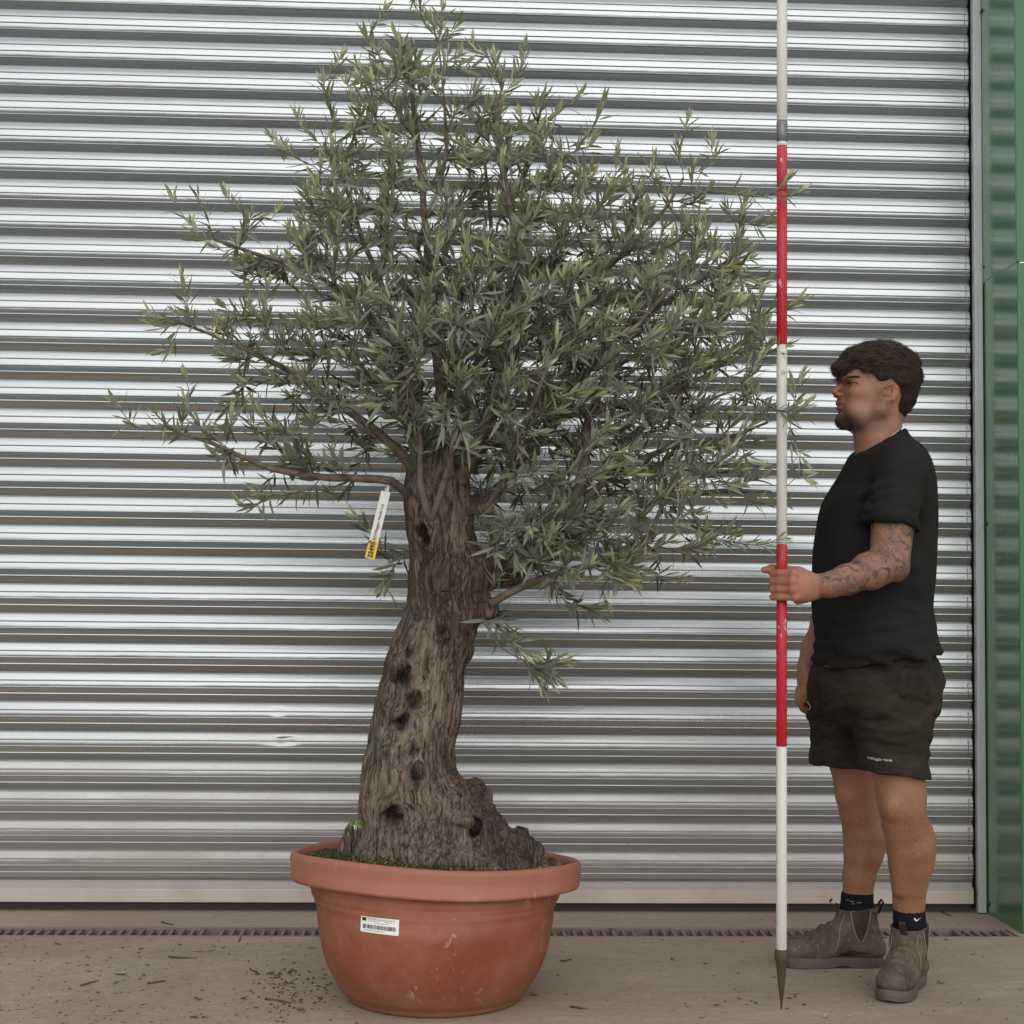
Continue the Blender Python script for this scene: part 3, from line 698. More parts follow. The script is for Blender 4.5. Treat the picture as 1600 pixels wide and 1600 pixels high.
for pts, r in limbs:
    pp = catmull([q(*p) for p in pts]); i0 = -1; ch = []
    if nodes and pts[0] not in ((672, 812, -.12),):
        d = [np.linalg.norm(n - pp[0]) for n in nodes]; j = int(np.argmin(d)); i0 = j if d[j] < 0.02 else -1
    wob = rng.normal(0, 0.004, (len(pp), 3)); wob = np.cumsum(wob, 0) * 0.35
    if r < 0.004: wob *= 0.2
    for i, p_ in enumerate(pp): i0 = add_node(p_ + wob[i] * min(1, i / 4), i0, True); ch.append(i0)
    limb_chain.append((ch, r))

sil = [(180, 628), (215, 668), (265, 668), (290, 632), (345, 705), (395, 765), (430, 772), (470, 768), (240, 508), (285, 435), (295, 490), (290, 590), (270, 306), (300, 350), (385, 352), (340, 388), (430, 335), (425, 216), (450, 235), (475, 300), (500, 268),
       (520, 190), (505, 130), (530, 95), (575, 60), (600, 18), (640, -6), (690, 14), (715, 40), (660, 30), (620, 60), (700, 90), (770, 96), (820, 76), (800, 130), (740, 150), (870, 175), (905, 150), (940, 168), (920, 215), (975, 268), (1000, 300), (1075, 188), (1060, 232), (1112, 222), (1025, 280),
       (1090, 345), (1105, 300), (1165, 320), (1225, 285), (1250, 300), (1200, 350), (1235, 480), (1222, 540), (1245, 470), (1160, 560), (1240, 636), (1190, 640), (1250, 706), (1262, 748), (1200, 690), (1190, 785), (1215, 842), (1150, 840), (1100, 850), (1060, 905), (1000, 890), (945, 935), (930, 958), (885, 940), (800, 985), (860, 1040), (884, 1030), (857, 1068),
       (560, 812), (600, 905), (596, 920), (585, 850), (520, 770), (1170, 620), (1180, 450), (760, 200), (840, 200), (350, 640), (410, 690), (780, 975)]
poly = [(530, 120), (640, 60), (760, 140), (860, 220), (960, 290), (1050, 320), (1130, 360), (1195, 400), (1215, 520), (1180, 640), (1200, 760), (1190, 830), (1060, 870), (960, 900), (880, 905), (800, 880), (745, 800), (730, 720), (620, 705), (560, 735), (480, 735), (400, 690), (340, 620), (330, 520), (370, 420), (450, 350), (500, 260)]
PA = np.array(poly, float)
def inpoly(x, y):
    c = False; j = len(PA) - 1
    for i in range(len(PA)):
        if (PA[i, 1] > y) != (PA[j, 1] > y) and x < (PA[j, 0] - PA[i, 0]) * (y - PA[i, 1]) / (PA[j, 1] - PA[i, 1]) + PA[i, 0]: c = not c
        j = i
    return c
def edge_dist(x, y):
    a = PA; b = np.roll(PA, -1, 0); p = np.array([x, y]); t = np.clip(((p - a) * (b - a)).sum(1) / ((b - a) ** 2).sum(1), 0, 1)
    return np.min(np.linalg.norm(p - (a + t[:, None] * (b - a)), axis=1))
targets = []
for x, y in sil:
    targets.append((x, y, random.gauss(0, .05) if x < 1150 else random.uniform(-.24, -.13) if x > 1205 else random.gauss(0, .06), True))
N_FILL = 880
while len(targets) < len(sil) + N_FILL:
    x = random.uniform(320, 1220); y = random.uniform(50, 910)
    if not inpoly(x, y): continue
    e = edge_dist(x, y)
    core = math.exp(-((x - 800) / 300) ** 2 - ((y - 540) / 270) ** 2)
    if random.random() > 0.30 + 0.70 * core: continue
    half = 0.46 * math.sqrt(min(1, (e + 25) / 220))
    targets.append((x, y, random.uniform(-1, 0.85) * half, False))
base_c = q(690, 800)
# small upright shoots feathering the top and the right of the crown
for _ in range(170):
    x, y = random.choice([(random.uniform(540, 720), random.uniform(20, 200)), (random.uniform(740, 960), random.uniform(150, 320)), (random.uniform(980, 1230), random.uniform(290, 560)), (random.uniform(1000, 1200), random.uniform(380, 600)), (random.uniform(430, 620), random.uniform(180, 380))])
    if inpoly(x, y) : targets.append((x, y, random.gauss(-.02, .13), False))
for _ in range(260):
    x, y = random.gauss(790, 165), random.gauss(560, 125)
    if inpoly(x, y) and y < 760: targets.append((x, y, random.uniform(-.40, .30), False))
for _ in range(75):
    targets.append((random.uniform(765, 1010), random.uniform(790, 915), random.uniform(-.30, -.06), False))
for x, y in ((790, 1003), (812, 1018), (830, 1022), (850, 1052), (870, 1035), (842, 1068), (866, 1058)): targets.append((x, y, random.gauss(-.13, .02), False))
# side sprigs that clothe the limbs
for (pts, r), (ch, _) in zip(limbs, limb_chain):
    if r < 0.004: continue
    n = len(ch)
    for i in range(int(n * .34), n, 2):
        p_ = nodes[ch[i]]
        for _ in range(2):
            d = rng.normal(0, 1, 3); d[2] = abs(d[2]) * .8 + (-.5 if random.random() < .25 else .2); d /= np.linalg.norm(d); t = p_ + d * random.uniform(.08, .17)
            targets.append((None, t, 0, False))
T3 = [(np.array(y) if x is None else q(x, y, d), s_) for x, y, d, s_ in targets]
NA = np.array(nodes); T3.sort(key=lambda t: np.min(np.linalg.norm(NA - t[0], axis=1)))
shoots = []
for tp, s_ in T3:
    NA = NODE[:len(nodes)]; PL = PLEN[:len(nodes)]
    d = np.linalg.norm(NA - tp, axis=1); dirc = tp - NA
    out = (NA - base_c); cosb = (dirc * out).sum(1) / (np.linalg.norm(dirc, axis=1) * np.linalg.norm(out, axis=1) + 1e-6)
    cost = d + 0.12 * PL + 0.22 * np.clip(0.45 - cosb, 0, 2) * d + np.where(d < 0.06, 0.3, 0)
    j = int(np.argmin(cost)); p0 = nodes[j]; L = np.linalg.norm(tp - p0)
    tdir = (tp - nodes[par[j]]) if par[j] >= 0 else tp - p0; tdir = tdir / (np.linalg.norm(tdir) + 1e-6)
    outd = (tp - base_c); outd /= np.linalg.norm(outd)
    hang = tp[2] < q(0, 880)[2]
    e_dir = 0.75 * outd + np.array([0, 0, 0.1 if hang else 0.85]) + rng.normal(0, 0.20, 3) + 0.35 * tdir; e_dir /= np.linalg.norm(e_dir)
    c1 = p0 + tdir * L * 0.3 + rng.normal(0, 0.02, 3) * min(1, L * 4); c2 = tp - e_dir * L * 0.38
    k = max(3, int(L / 0.022)); prev = j; ch = [j]
    for i in range(1, k + 1):
        t = i / k; p_ = (1 - t) ** 3 * p0 + 3 * (1 - t) ** 2 * t * c1 + 3 * (1 - t) * t * t * c2 + t ** 3 * tp
        prev = add_node(p_, prev); ch.append(prev)
    shoots.append((ch, s_))
# pipe-model radii for the thin wood
NN = len(nodes); kids = [[] for _ in range(NN)]
for i, p_ in enumerate(par):
    if p_ >= 0: kids[p_].append(i)
rad = np.zeros(NN)
for i in range(NN - 1, -1, -1):
    rad[i] = max(0.0011, sum(rad[c] ** 2.3 for c in kids[i]) ** (1 / 2.3) + 0.00003) if kids[i] else 0.0011
for ch, r in limb_chain:
    n = len(ch)
    mb = MB(); rr = [max(r * (1 - 0.72 * i / (n - 1)), 0.0016) * (1.12 if i == 0 else 1) * (1 + 0.08 * random.uniform(-1, 1)) for i in range(n)]
    mb.tube([nodes[i] for i in ch], rr, 8 if r > 0.006 else 6)
    mb.build('branch', LIMB if r > 0.006 else TWIG, tree, True)
# sturdier side shoots are branches of their own, the rest one mass of twigs
shoots_sorted = sorted(shoots, key=lambda s_: -rad[s_[0][1]])
tw = MB()
for n_, (ch, s_) in enumerate(shoots_sorted):
    pts = [nodes[i] for i in ch]; rr = [min(max(rad[i], 0.0011), 0.0075) for i in ch]; rr[0] = rr[1]
    if n_ < 60: MB().tube(pts, rr, 6).build('branch', TWIG, tree, True)
    else: tw.tube(pts, rr, 4)
o = tw.build('twigs', TWIG, tree, True); o['kind'] = 'stuff'

# leaves: opposite pairs, each pair turned a quarter from the last
LB = []; LD = []; LN = []; LL = []; LW = []; LC = []; LY = []
def leaf(b, d, n, L, W, curl, young_lit):
    LB.append(b); LD.append(d); LN.append(n); LL.append(L); LW.append(W); LC.append(curl); LY.append(young_lit)
for ch, s_ in shoots:
    pts = np.array([nodes[i] for i in ch]); seg = np.linalg.norm(np.diff(pts, axis=0), axis=1); cum = np.concatenate([[0], np.cumsum(seg)]); tot = cum[-1]
    leafy = min(tot * 0.92, random.uniform(0.24, 0.40)); s0 = tot - leafy; sp = random.uniform(0.0095, 0.0140); phase = random.uniform(0, math.pi); hue = random.random()
    size = random.uniform(0.85, 1.12); k = 0; u = s0 + random.random() * sp
    while u < tot:
        f = (u - s0) / max(leafy, 1e-3)
        p_ = np.array([np.interp(u, cum, pts[:, i]) for i in range(3)]); p2 = np.array([np.interp(min(u + 0.01, tot), cum, pts[:, i]) for i in range(3)]); p1 = np.array([np.interp(max(u - 0.01, 0), cum, pts[:, i]) for i in range(3)])
        t = p2 - p1; t /= np.linalg.norm(t) + 1e-9
        a = np.cross(t, (0, 0, 1)); a = a / (np.linalg.norm(a) + 1e-6); b = np.cross(t, a)
        ang = phase + k * math.pi / 2 + random.gauss(0, 0.25)
        for sgn in (0, math.pi):
            if random.random() < 0.10 + 0.22 * (1 - f): continue
            side = math.cos(ang + sgn) * a + math.sin(ang + sgn) * b
            open_ = R(random.gauss(47 - 20 * f, 10)); d = math.cos(open_) * t + math.sin(open_) * side + np.array([0, 0, random.gauss(0.12, 0.1)]); d /= np.linalg.norm(d)
            n = math.sin(open_) * t - math.cos(open_) * side + rng.normal(0, 0.30, 3) + np.array([0, 0, 0.25]); n -= d * (n @ d); n /= np.linalg.norm(n)
            L = size * random.uniform(0.040, 0.070) * (1 - 0.30 * max(0, f - 0.6) / 0.4)
            leaf(p_, d, n, L, L * random.uniform(0.060, 0.086), random.gauss(-0.06, 0.12), 0.75 * max(0, f - 0.40) / 0.60 + 0.40 * hue * f + random.uniform(-0.1, 0.1))
        u += sp; k += 1
    t = pts[-1] - pts[-2]; t /= np.linalg.norm(t)
    for _ in range(3):
        d = t + rng.normal(0, 0.28, 3); d /= np.linalg.norm(d); n = rng.normal(0, 1, 3); n -= d * (n @ d); n /= np.linalg.norm(n)
        leaf(pts[-1], d, n, size * random.uniform(0.035, 0.055), 0.0045, random.gauss(0, 0.1), 0.8)
LB, LD, LN, LL, LW, LC, LY = [np.array(a) for a in (LB, LD, LN, LL, LW, LC, LY)]
# new growth, plus crown light and shade put into colour: paler outside and above
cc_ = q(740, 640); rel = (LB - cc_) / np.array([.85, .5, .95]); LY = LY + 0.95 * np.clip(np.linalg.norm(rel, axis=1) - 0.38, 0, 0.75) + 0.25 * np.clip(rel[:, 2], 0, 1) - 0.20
def leaf_arrays(idx):
    b, d, n, L, W, C = LB[idx], LD[idx], LN[idx], LL[idx][:, None], LW[idx][:, None], LC[idx][:, None]; s_ = np.cross(d, n); out = []
    for f, wd in ((0.0, 0.0), (0.10, 0.28), (0.36, 1.0), (0.70, 0.82), (1.0, 0.0)):
        c = b + d * L * f + n * (C * L * f * f * 2)
        if wd == 0: out.append(c)
        else: out += [c - s_ * W * wd, c - n * W * 0.30 * wd, c + s_ * W * wd]
    V = np.stack(out, 1); k = V.shape[1]
    T = np.array([[0, 1, 2], [0, 2, 3], [1, 4, 5], [1, 5, 2], [2, 5, 6], [2, 6, 3], [4, 7, 8], [4, 8, 5], [5, 8, 9], [5, 9, 6], [7, 10, 8], [8, 10, 9]])
    return V, (T[None] + (np.arange(len(idx)) * k)[:, None, None]).reshape(-1, 3)
def mat_leaf():
    m = M('olive_leaf', rough=0.42, spec=0.35)
    rnd = m.n('NewGeometry').outputs['Random Per Island']; y = m.attr('young_lit')
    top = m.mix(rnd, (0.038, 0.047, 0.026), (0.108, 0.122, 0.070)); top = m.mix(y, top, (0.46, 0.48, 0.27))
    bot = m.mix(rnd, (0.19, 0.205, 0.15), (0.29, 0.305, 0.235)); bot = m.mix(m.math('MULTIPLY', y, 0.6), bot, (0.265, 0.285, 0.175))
    old = m.ramp(m.math('FRACT', m.math('MULTIPLY', rnd, 37.0)), [(0.988, 0), (0.990, 1)]); top = m.mix(old, top, (0.26, 0.17, 0.02))
    back = m.n('NewGeometry').outputs['Backfacing']; col = m.mix(back, top, bot); m.set('Base Color', col)
    m.set('Roughness', m.math('ADD', 0.40, m.math('MULTIPLY', back, 0.25)))
    tr_ = m.n('BsdfTranslucent'); m.nt.links.new(m.mix(0.5, col, (0.16, 0.19, 0.05)), tr_.inputs[0])
    mx = m.n('MixShader', i_0=0.24); m.nt.links.new(m.b.outputs[0], mx.inputs[1]); m.nt.links.new(tr_.outputs[0], mx.inputs[2]); m.nt.links.new(mx.outputs[0], m.out.inputs[0]); return m.m
LEAF = mat_leaf()
view = LB - np.array(CAM); dist = np.linalg.norm(view, axis=1); view /= dist[:, None]
proj = LL * np.sqrt(np.clip(1 - (LD * view).sum(1) ** 2, 0, 1)) * (0.4 + np.abs((LN * view).sum(1))) / dist * np.where(LB[:, 1] < YT, 1.0, 0.6)
order = np.argsort(-proj); big_i, rest = order[:300], order[300:]
V, T = leaf_arrays(rest); me = make_mesh('foliage', V.reshape(-1, 3) - np.array(wl(tree)), T, LEAF, True); set_attr(me, 'young_lit', np.repeat(np.clip(LY[rest], 0, 1), V.shape[1])); o = link('foliage', me, tree); o['kind'] = 'stuff'
V, T1 = leaf_arrays(big_i); T1 = T1[:12]
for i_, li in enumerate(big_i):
    me = make_mesh('leaf', V[i_] - LB[li], T1, LEAF, True); set_attr(me, 'young_lit', np.full(V.shape[1], min(1, max(0, LY[li])))); link('leaf', me, tree, LB[li])

# ------------------------------------------------------------------ moss, grass and litter round the trunk foot
GRASS = mat_twig('moss_and_grass', (0.045, 0.056, 0.020), (0.10, 0.10, 0.042)); STRAW = mat_twig('dry_straw', (0.17, 0.115, 0.06), (0.33, 0.24, 0.13))
gb = MB(); sb = MB()
for _ in range(1500):
    a = random.uniform(math.pi * 0.95, math.pi * 2.05); r = math.sqrt(random.uniform(0.35, 1)) * 0.325
    c = PC + np.array([r * math.cos(a), 0.74 * r * math.sin(a), 0.5]); h = soil_bvh.ray_cast(Vector(c), Vector((0, 0, -1)))
    if h[0] is None: continue
    b = np.array(h[0]); patch = vnoise(np.array([[b[0] * 9, b[1] * 9, 3.0]]))[0]
    green = patch + random.gauss(0, 0.25) > -0.05 and b[0] < q(760, 1340)[0]
    hgt = random.uniform(0.006, 0.022) if green else random.uniform(0.003, 0.012)
    d = rng.normal(0, 1, 3); d[2] = 0; d /= np.linalg.norm(d); wd = random.uniform(0.0012, 0.0026); s_ = np.array([-d[1], d[0], 0]) * wd
    tip = b + np.array([0, 0, hgt]) + d * (random.uniform(0.002, 0.018) if green else random.uniform(0.012, 0.035))
    mid = (b + tip) / 2 + np.array([0, 0, hgt * 0.35])
    (gb if green else sb).add([b - s_, b + s_, mid + s_ * 0.8, mid - s_ * 0.8, tip], [(0, 1, 2, 3), (3, 2, 4)])
tag(gb.build('moss_and_grass', GRASS), 'short green moss and grass on the soil at the trunk foot', 'grass', kind='stuff')
tag(sb.build('bark_litter', STRAW), 'dry brown straw and bark litter on the soil in the tub', 'litter', kind='stuff')
wd = thing('weed', q(553, 1322, -.09), 'tiny green weed seedling at the left side of the trunk foot', 'weed')
wb = q(553, 1322, -.09); t_ = q(556, 1288, -.09)
MB().tube([wb, (wb + t_) / 2 + (0.003, 0, 0), t_], [0.0018, 0.0014, 0.001], 5).build('stem', GRASS, wd)
WEED = mat_twig('weed_leaf_green', (0.08, 0.16, 0.05), (0.13, 0.22, 0.07))
for dx, dz in ((-0.022, 0.004), (0.012, 0.010), (-0.010, 0.014), (0.018, -0.006)):
    tip = t_ + np.array([dx, random.uniform(-.012, .004), dz]); c = (t_ + tip) / 2; s_ = np.array([0, 0.004, 0.006])
    obj('leaf', [t_, c - s_, c + (0, 0, .002), c + s_, tip], [(0, 1, 2), (0, 2, 3), (1, 4, 2), (2, 4, 3)], WEED, wd)

# ------------------------------------------------------------------ number tag hanging from the low left branch
YELLOW = M('yellow_sticker', (0.80, 0.52, 0.02), 0.5).m
ta = P(603, 768, 3.955); tb = P(577.5, 873, 3.945); tj = ta + (tb - ta) * 0.735
ux = (tb - ta) / np.linalg.norm(tb - ta); vx = np.cross(ux, (0, 1, 0)); vx /= np.linalg.norm(vx); ny = np.cross(vx, ux); ny = ny if ny[1] < 0 else -ny
pt = thing('plant_tag', ta, 'white plastic plant tag with yellow number end hanging under a left branch', 'tag')
LT = np.linalg.norm(tb - ta); HW = 0.0118
def strip(s0, s1, off, hw, n=12, th=0.0008):
    V = []; F = []
    for i in range(n + 1):
        s = s0 + (s1 - s0) * i / n; bow = 0.004 * math.sin(math.pi * s / LT)
        for sg in (-1, 1): V.append(ta + ux * s + vx * hw * sg + ny * (off + bow))
        for sg in (-1, 1): V.append(ta + ux * s + vx * hw * sg + ny * (off + bow - th))
    for i in range(n):
        a = 4 * i; b = a + 4; F += [(a, a + 1, b + 1, b), (a + 2, b + 2, b + 3, a + 3), (a, b, b + 2, a + 2), (a + 1, a + 3, b + 3, b + 1)]
    F += [(0, 2, 3, 1), (4 * n, 4 * n + 1, 4 * n + 3, 4 * n + 2)]; return V, F
stp = obj('strip', *strip(0, LT, 0, HW), WHITE, pt, False)
lp = MB(); lp.tube([ta + vx * 0.004, ta + vx * 0.003 - ux * 0.012 - ny * 0.01, ta - ux * 0.02 - ny * 0.025, ta - vx * 0.003 - ux * 0.012 - ny * 0.035, ta - ny * 0.02], [0.0035] * 5, 6); lp.build('strap', WHITE, pt, True)
ye = obj('number_sticker', *strip(LT * 0.735, LT - 0.001, 0.0011, HW + 0.0008, 6), YELLOW, pt, False)
def tag_text(body, size, s_mid, off, name, m, parent, bold=0.0, shift=0.0):
    V, F = text_mesh(body, size, bold); V2 = []
    for x, y, z in V:
        s = s_mid - x; V2.append(ta + ux * s + vx * (y + shift) * sgn_v + ny * (off + 0.004 * math.sin(math.pi * np.clip(s / LT, 0, 1))))
    obj(name, V2, F, m, parent, False)
up_dir = -ux; side = vx if vx[0] < 0 else -vx; sgn_v = 1 if np.allclose(side, vx) else -1
tag_text('22495', 0.0165, LT * 0.868, 0.0026, 'number', INK, ye, 0.0006)
tag_text('Villaggio Verde Ltd', 0.0105, LT * 0.42, 0.0014, 'lettering', INK, stp, 0.0001)
em = MB(); e0 = ta + ux * LT * 0.69
em.tube([e0 + ux * 0.006 * math.cos(a) + vx * 0.0045 * math.sin(a) + ny * 0.0055 for a in np.linspace(0, 2 * math.pi, 13)], 0.0006, 4); em.tube([e0 + ux * 0.006 + ny * 0.0055, e0 - ux * 0.004 + ny * 0.0055], 0.0007, 4)
em.tube([e0 + vx * 0.003 + ux * 0.002 + ny * 0.0055, e0 - vx * 0.003 + ux * 0.002 + ny * 0.0055], 0.0007, 4); em.build('emblem', INKG, stp)

# ------------------------------------------------------------------ ranging pole
YP = 3.885
def mat_paint(name, col, chip, base):
    m = M(name, rough=0.42, spec=0.5); w_ = m.pos((1, 1, 0.6), True); n1 = m.noise(34, 5, 0.75, w_); n2 = m.noise(7, 4, 0.6, w_)
    c = m.mix(m.math('MULTIPLY', m.ramp(n2, [(0.45, 0), (0.75, 1)]), 0.35), col, base)
    c = m.mix(m.ramp(n1, [(0.625, 0), (0.65, 1)]), c, chip); m.set('Base Color', c); m.set('Roughness', m.math('ADD', 0.32, m.math('MULTIPLY', n2, 0.25))); return m.m
PWHITE = mat_paint('white_pole_paint', (0.66, 0.635, 0.58), (0.36, 0.29, 0.22), (0.56, 0.51, 0.43))
PRED = mat_paint('red_pole_paint', (0.50, 0.010, 0.022), (0.62, 0.45, 0.42), (0.40, 0.012, 0.020))
PRED2 = mat_paint('worn_red_pole_paint', (0.47, 0.02, 0.032), (0.66, 0.52, 0.49), (0.58, 0.19, 0.19))
STEEL = mat_sheet('dull_steel_sleeve', (0.20, 0.20, 0.205), 0.42, 0.7, (0.10, 0.10, 0.10))
RUST = mat_sheet('rusty_spike', (0.10, 0.062, 0.038), 0.7, 0.35, (0.055, 0.032, 0.02))
p_tip = G(1221, 1578); p_top = P(1222, -60, YP + 0.02)
p_axis = p_top - p_tip; p_axis /= np.linalg.norm(p_axis)
def on_pole(py):
    best = min(np.linspace(0, 3, 3001), key=lambda s: abs(proj_y(p_tip + p_axis * s) - py)); return best
def proj_y(p):
    d = Vector(p) - CAM; return 800 - FPX * d.dot(UP) / d.dot(FWD)
def proj_x(p):
    d = Vector(p) - CAM; return 800 + FPX * d.dot(RT) / d.dot(FWD)
pole = thing('ranging_pole', p_tip, 'tall red and white banded ranging pole standing upright in the man\'s grip', 'measuring pole')
RP = 0.0133
def pole_part(name, y0, y1, m, r=RP, e=0.0):
    a, b = on_pole(y0), on_pole(y1); a, b = min(a, b), max(a, b); ps = [(a, r - 0.0008), (a + 0.001, r), (b - 0.001, r), (b, r - 0.0008)]
    return MB().tube([p_tip + p_axis * s for s, _ in ps], [r_ for _, r_ in ps], 28, m=0).build(name, m, pole, True)
pole_part('white_band', 1484, 1166, PWHITE); pole_part('red_band', 1165.5, 900, PRED); pole_part('red_band', 899.5, 851, PRED2, RP + 0.0004)
pole_part('white_band', 850.5, 539, PWHITE); pole_part('red_band', 538.5, 300, PRED); pole_part('red_band', 299.5, 229, PRED2); pole_part('white_band', 228.5, 222, PWHITE, RP - 0.0004)
pole_part('steel_sleeve', 221.5, 190, STEEL, RP + 0.0006); pole_part('white_band', 189.5, -58, PWHITE)
sp = [(0.0, 0.0012), (0.02, 0.0035), (0.055, 0.0075), (0.06, 0.0085), (0.118, 0.0138), (0.122, 0.0160), (0.133, 0.0175), (0.146, 0.0165), (0.149, 0.0135)]
MB().tube([p_tip + p_axis * s for s, _ in sp], [r for _, r in sp], 24).build('spike', RUST, pole, True)

# ------------------------------------------------------------------ the man
PY = 4.20
J = lambda px, py, Y=PY: P(px, py, Y)
def mat_skin():
    m = M('skin', rough=0.5, spec=0.4); w_ = m.pos(world=True); n1 = m.noise(18, 5, 0.7, w_); n2 = m.noise(150, 4, 0.7, w_)
    c = m.mix(m.ramp(n1, [(0.36, 0), (0.64, 1)]), (0.300, 0.136, 0.086), (0.375, 0.183, 0.122)); c = m.mix(m.attr('tan'), c, (0.305, 0.138, 0.080)); c = m.mix(m.math('MULTIPLY', m.attr('flush'), 0.6), c, (0.43, 0.155, 0.105))
    c = m.mix(m.math('MULTIPLY', m.ramp(n2, [(0.4, 1), (0.6, 0)]), 0.16), c, (0.17, 0.07, 0.045))
    hairs = m.noise(430, 3, 0.6, m.pos((1, 1, 0.20), True)); c = m.mix(m.math('MULTIPLY', m.attr('leg_hair'), m.ramp(hairs, [(0.50, 0), (0.62, 0.5)])), c, (0.085, 0.042, 0.028))
    c = m.mix(m.math('MULTIPLY', m.attr('stubble'), m.ramp(n2, [(0.35, 0.85), (0.65, 0.6)])), c, (0.075, 0.043, 0.029))
    c = m.mix(m.attr('lip'), c, (0.30, 0.105, 0.085))
    # tattooed sleeve: bands of lettering-like strokes, scrolls and outlined shapes
    wv = m.pos((1, 0.6, 1), True); e1 = m.vor(85, m.n('VectorMath', operation='ADD', i_0=wv, i_1=m.n('VectorMath', operation='SCALE', i_0=m.n('TexNoise', i_Scale=60.0, i_Detail=2.0).outputs['Color'], i_3=0.02).outputs[0]).outputs[0], 'DISTANCE_TO_EDGE'); wav = m.n('TexWave', wave_type='RINGS', i_Scale=13.0, i_Distortion=9.0, i_Detail=3.0, i_Detail_Scale=2.2); m.nt.links.new(wv, wav.inputs[0])
    e2 = m.math('MULTIPLY', m.math('ABSOLUTE', m.math('SINE', m.math('MULTIPLY', m.noise(62, 1, 0.4, m.pos((1.3, 0.6, 0.7), True)), 30.0))), 0.3); pick = m.ramp(m.noise(22, 2, 0.5, w_), [(0.46, 0), (0.54, 1)])
    n3 = m.noise(30, 2, 0.5, wv, 0.8); ctr = m.math('ABSOLUTE', m.math('SINE', m.math('MULTIPLY', n3, 42.0)))
    ink = m.math('MAXIMUM', m.math('MULTIPLY', m.ramp(ctr, [(0.10, 1), (0.42, 0)]), m.ramp(m.noise(17, 2, 0.5, w_), [(0.42, 0.25), (0.56, 1)])), m.mix(pick, m.ramp(wav.outputs['Fac'], [(0.66, 0), (0.8, 1)]), m.ramp(e2, [(0.08, 1), (0.20, 0)])))
    c = m.mix(m.math('MULTIPLY', m.attr('tattoo'), m.math('ADD', m.math('MULTIPLY', ink, 0.62), m.math('MULTIPLY', m.ramp(m.noise(26, 4, 0.7, w_), [(0.38, 0.1), (0.62, 1)]), 0.42)), True), c, (0.060, 0.045, 0.038))
    m.set('Base Color', c); m.set('Subsurface Weight', 0.08); m.set('Subsurface Radius', (0.01, 0.004, 0.002)); m.set('Roughness', m.ramp(n2, [(0.3, 0.42), (0.7, 0.6)])); m.bump(n2, 0.18, 0.002); return m.m
SKIN = mat_skin()
def mat_cloth(name, a, b, wsc, dust=None, db=0.0):
    m = M(name, rough=0.9, spec=0.15); n1 = m.noise(9, 4, 0.6, m.pos(world=True)); n2 = m.noise(420, 2, 0.5, m.pos((1, 1, wsc), True))
    c = m.mix(m.ramp(n1, [(0.3, 0), (0.7, 1)]), a, b); c = m.mix(m.math('MULTIPLY', m.ramp(n2, [(0.35, 0), (0.7, 1)]), 0.35), c, tuple(x * 1.7 for x in b))
    if dust: c = m.mix(m.math('MULTIPLY', m.ramp(m.noise(16, 6, 0.75, m.pos((1, 1, 2.5), True)), [(0.45, 0), (0.72, 1)]), db), c, dust)
    m.set('Base Color', c); m.bump(n2, 0.25, 0.002); return m.m
SHIRT = mat_cloth('black_jersey', (0.0105, 0.0099, 0.0091), (0.0170, 0.0158, 0.0143), 1.0)
SHORTS = mat_cloth('charcoal_twill', (0.0155, 0.0128, 0.0092), (0.0250, 0.0208, 0.0150), 1.6, (0.065, 0.052, 0.038), 0.5)
SOCK = mat_cloth('black_sock', (0.006, 0.006, 0.009), (0.010, 0.010, 0.014), 0.3)
HAIR = M('dark_brown_hair', rough=0.5, spec=0.35)
_h = HAIR; _n = _h.noise(95, 3, 0.6, _h.pos((0.5, 1.4, 1.2), True)); _c = _h.mix(_h.ramp(_n, [(0.40, 0), (0.62, 1)]), (0.023, 0.015, 0.0105), (0.105, 0.066, 0.042)); _c = _h.mix(_h.math('MULTIPLY', _h.n('NewGeometry').outputs['Random Per Island'], 0.5), _c, (0.03, 0.02, 0.014)); _h.set('Base Color', _c); HAIR = _h.m
HAIRB = M('dark_hair_base', (0.020, 0.0138, 0.010), 0.7, 0, 0.2); HAIRB.bump(HAIRB.noise(260, 3, 0.6, HAIRB.pos((1, 1, 0.25), True)), 0.8, 0.004); HAIRB = HAIRB.m
def mat_boot():
    m = M('dusty_brown_leather', rough=0.75, spec=0.3); w_ = m.pos(world=True); n1 = m.noise(13, 6, 0.7, w_); n2 = m.noise(75, 5, 0.7, w_)
    c = m.mix(m.ramp(n1, [(0.36, 0), (0.64, 1)]), (0.058, 0.039, 0.026), (0.140, 0.103, 0.073)); c = m.mix(m.math('MULTIPLY', m.ramp(n2, [(0.55, 0), (0.75, 1)]), 0.6), c, (0.26, 0.21, 0.16))
    m.set('Base Color', c); m.bump(m.math('ADD', m.math('MULTIPLY', n1, 1.2), m.math('MULTIPLY', n2, 0.4)), 0.45, 0.006); return m.m
BOOT = mat_boot()
SOLE = mat_sheet('dusty_rubber_sole', (0.085, 0.066, 0.05), 0.85, 0.0, (0.20, 0.16, 0.12))
GORE = mat_cloth('brown_elastic', (0.030, 0.022, 0.016), (0.045, 0.034, 0.025), 0.2, (0.12, 0.09, 0.065), 0.4)
STITCH = M('pale_stitching', (0.25, 0.205, 0.155), 0.8).m

man = thing('person', J(1385, 1541, 4.2) * np.array([1, 1, 0]), 'man in black t-shirt, dark shorts and dusty brown boots gripping the banded pole', 'person')

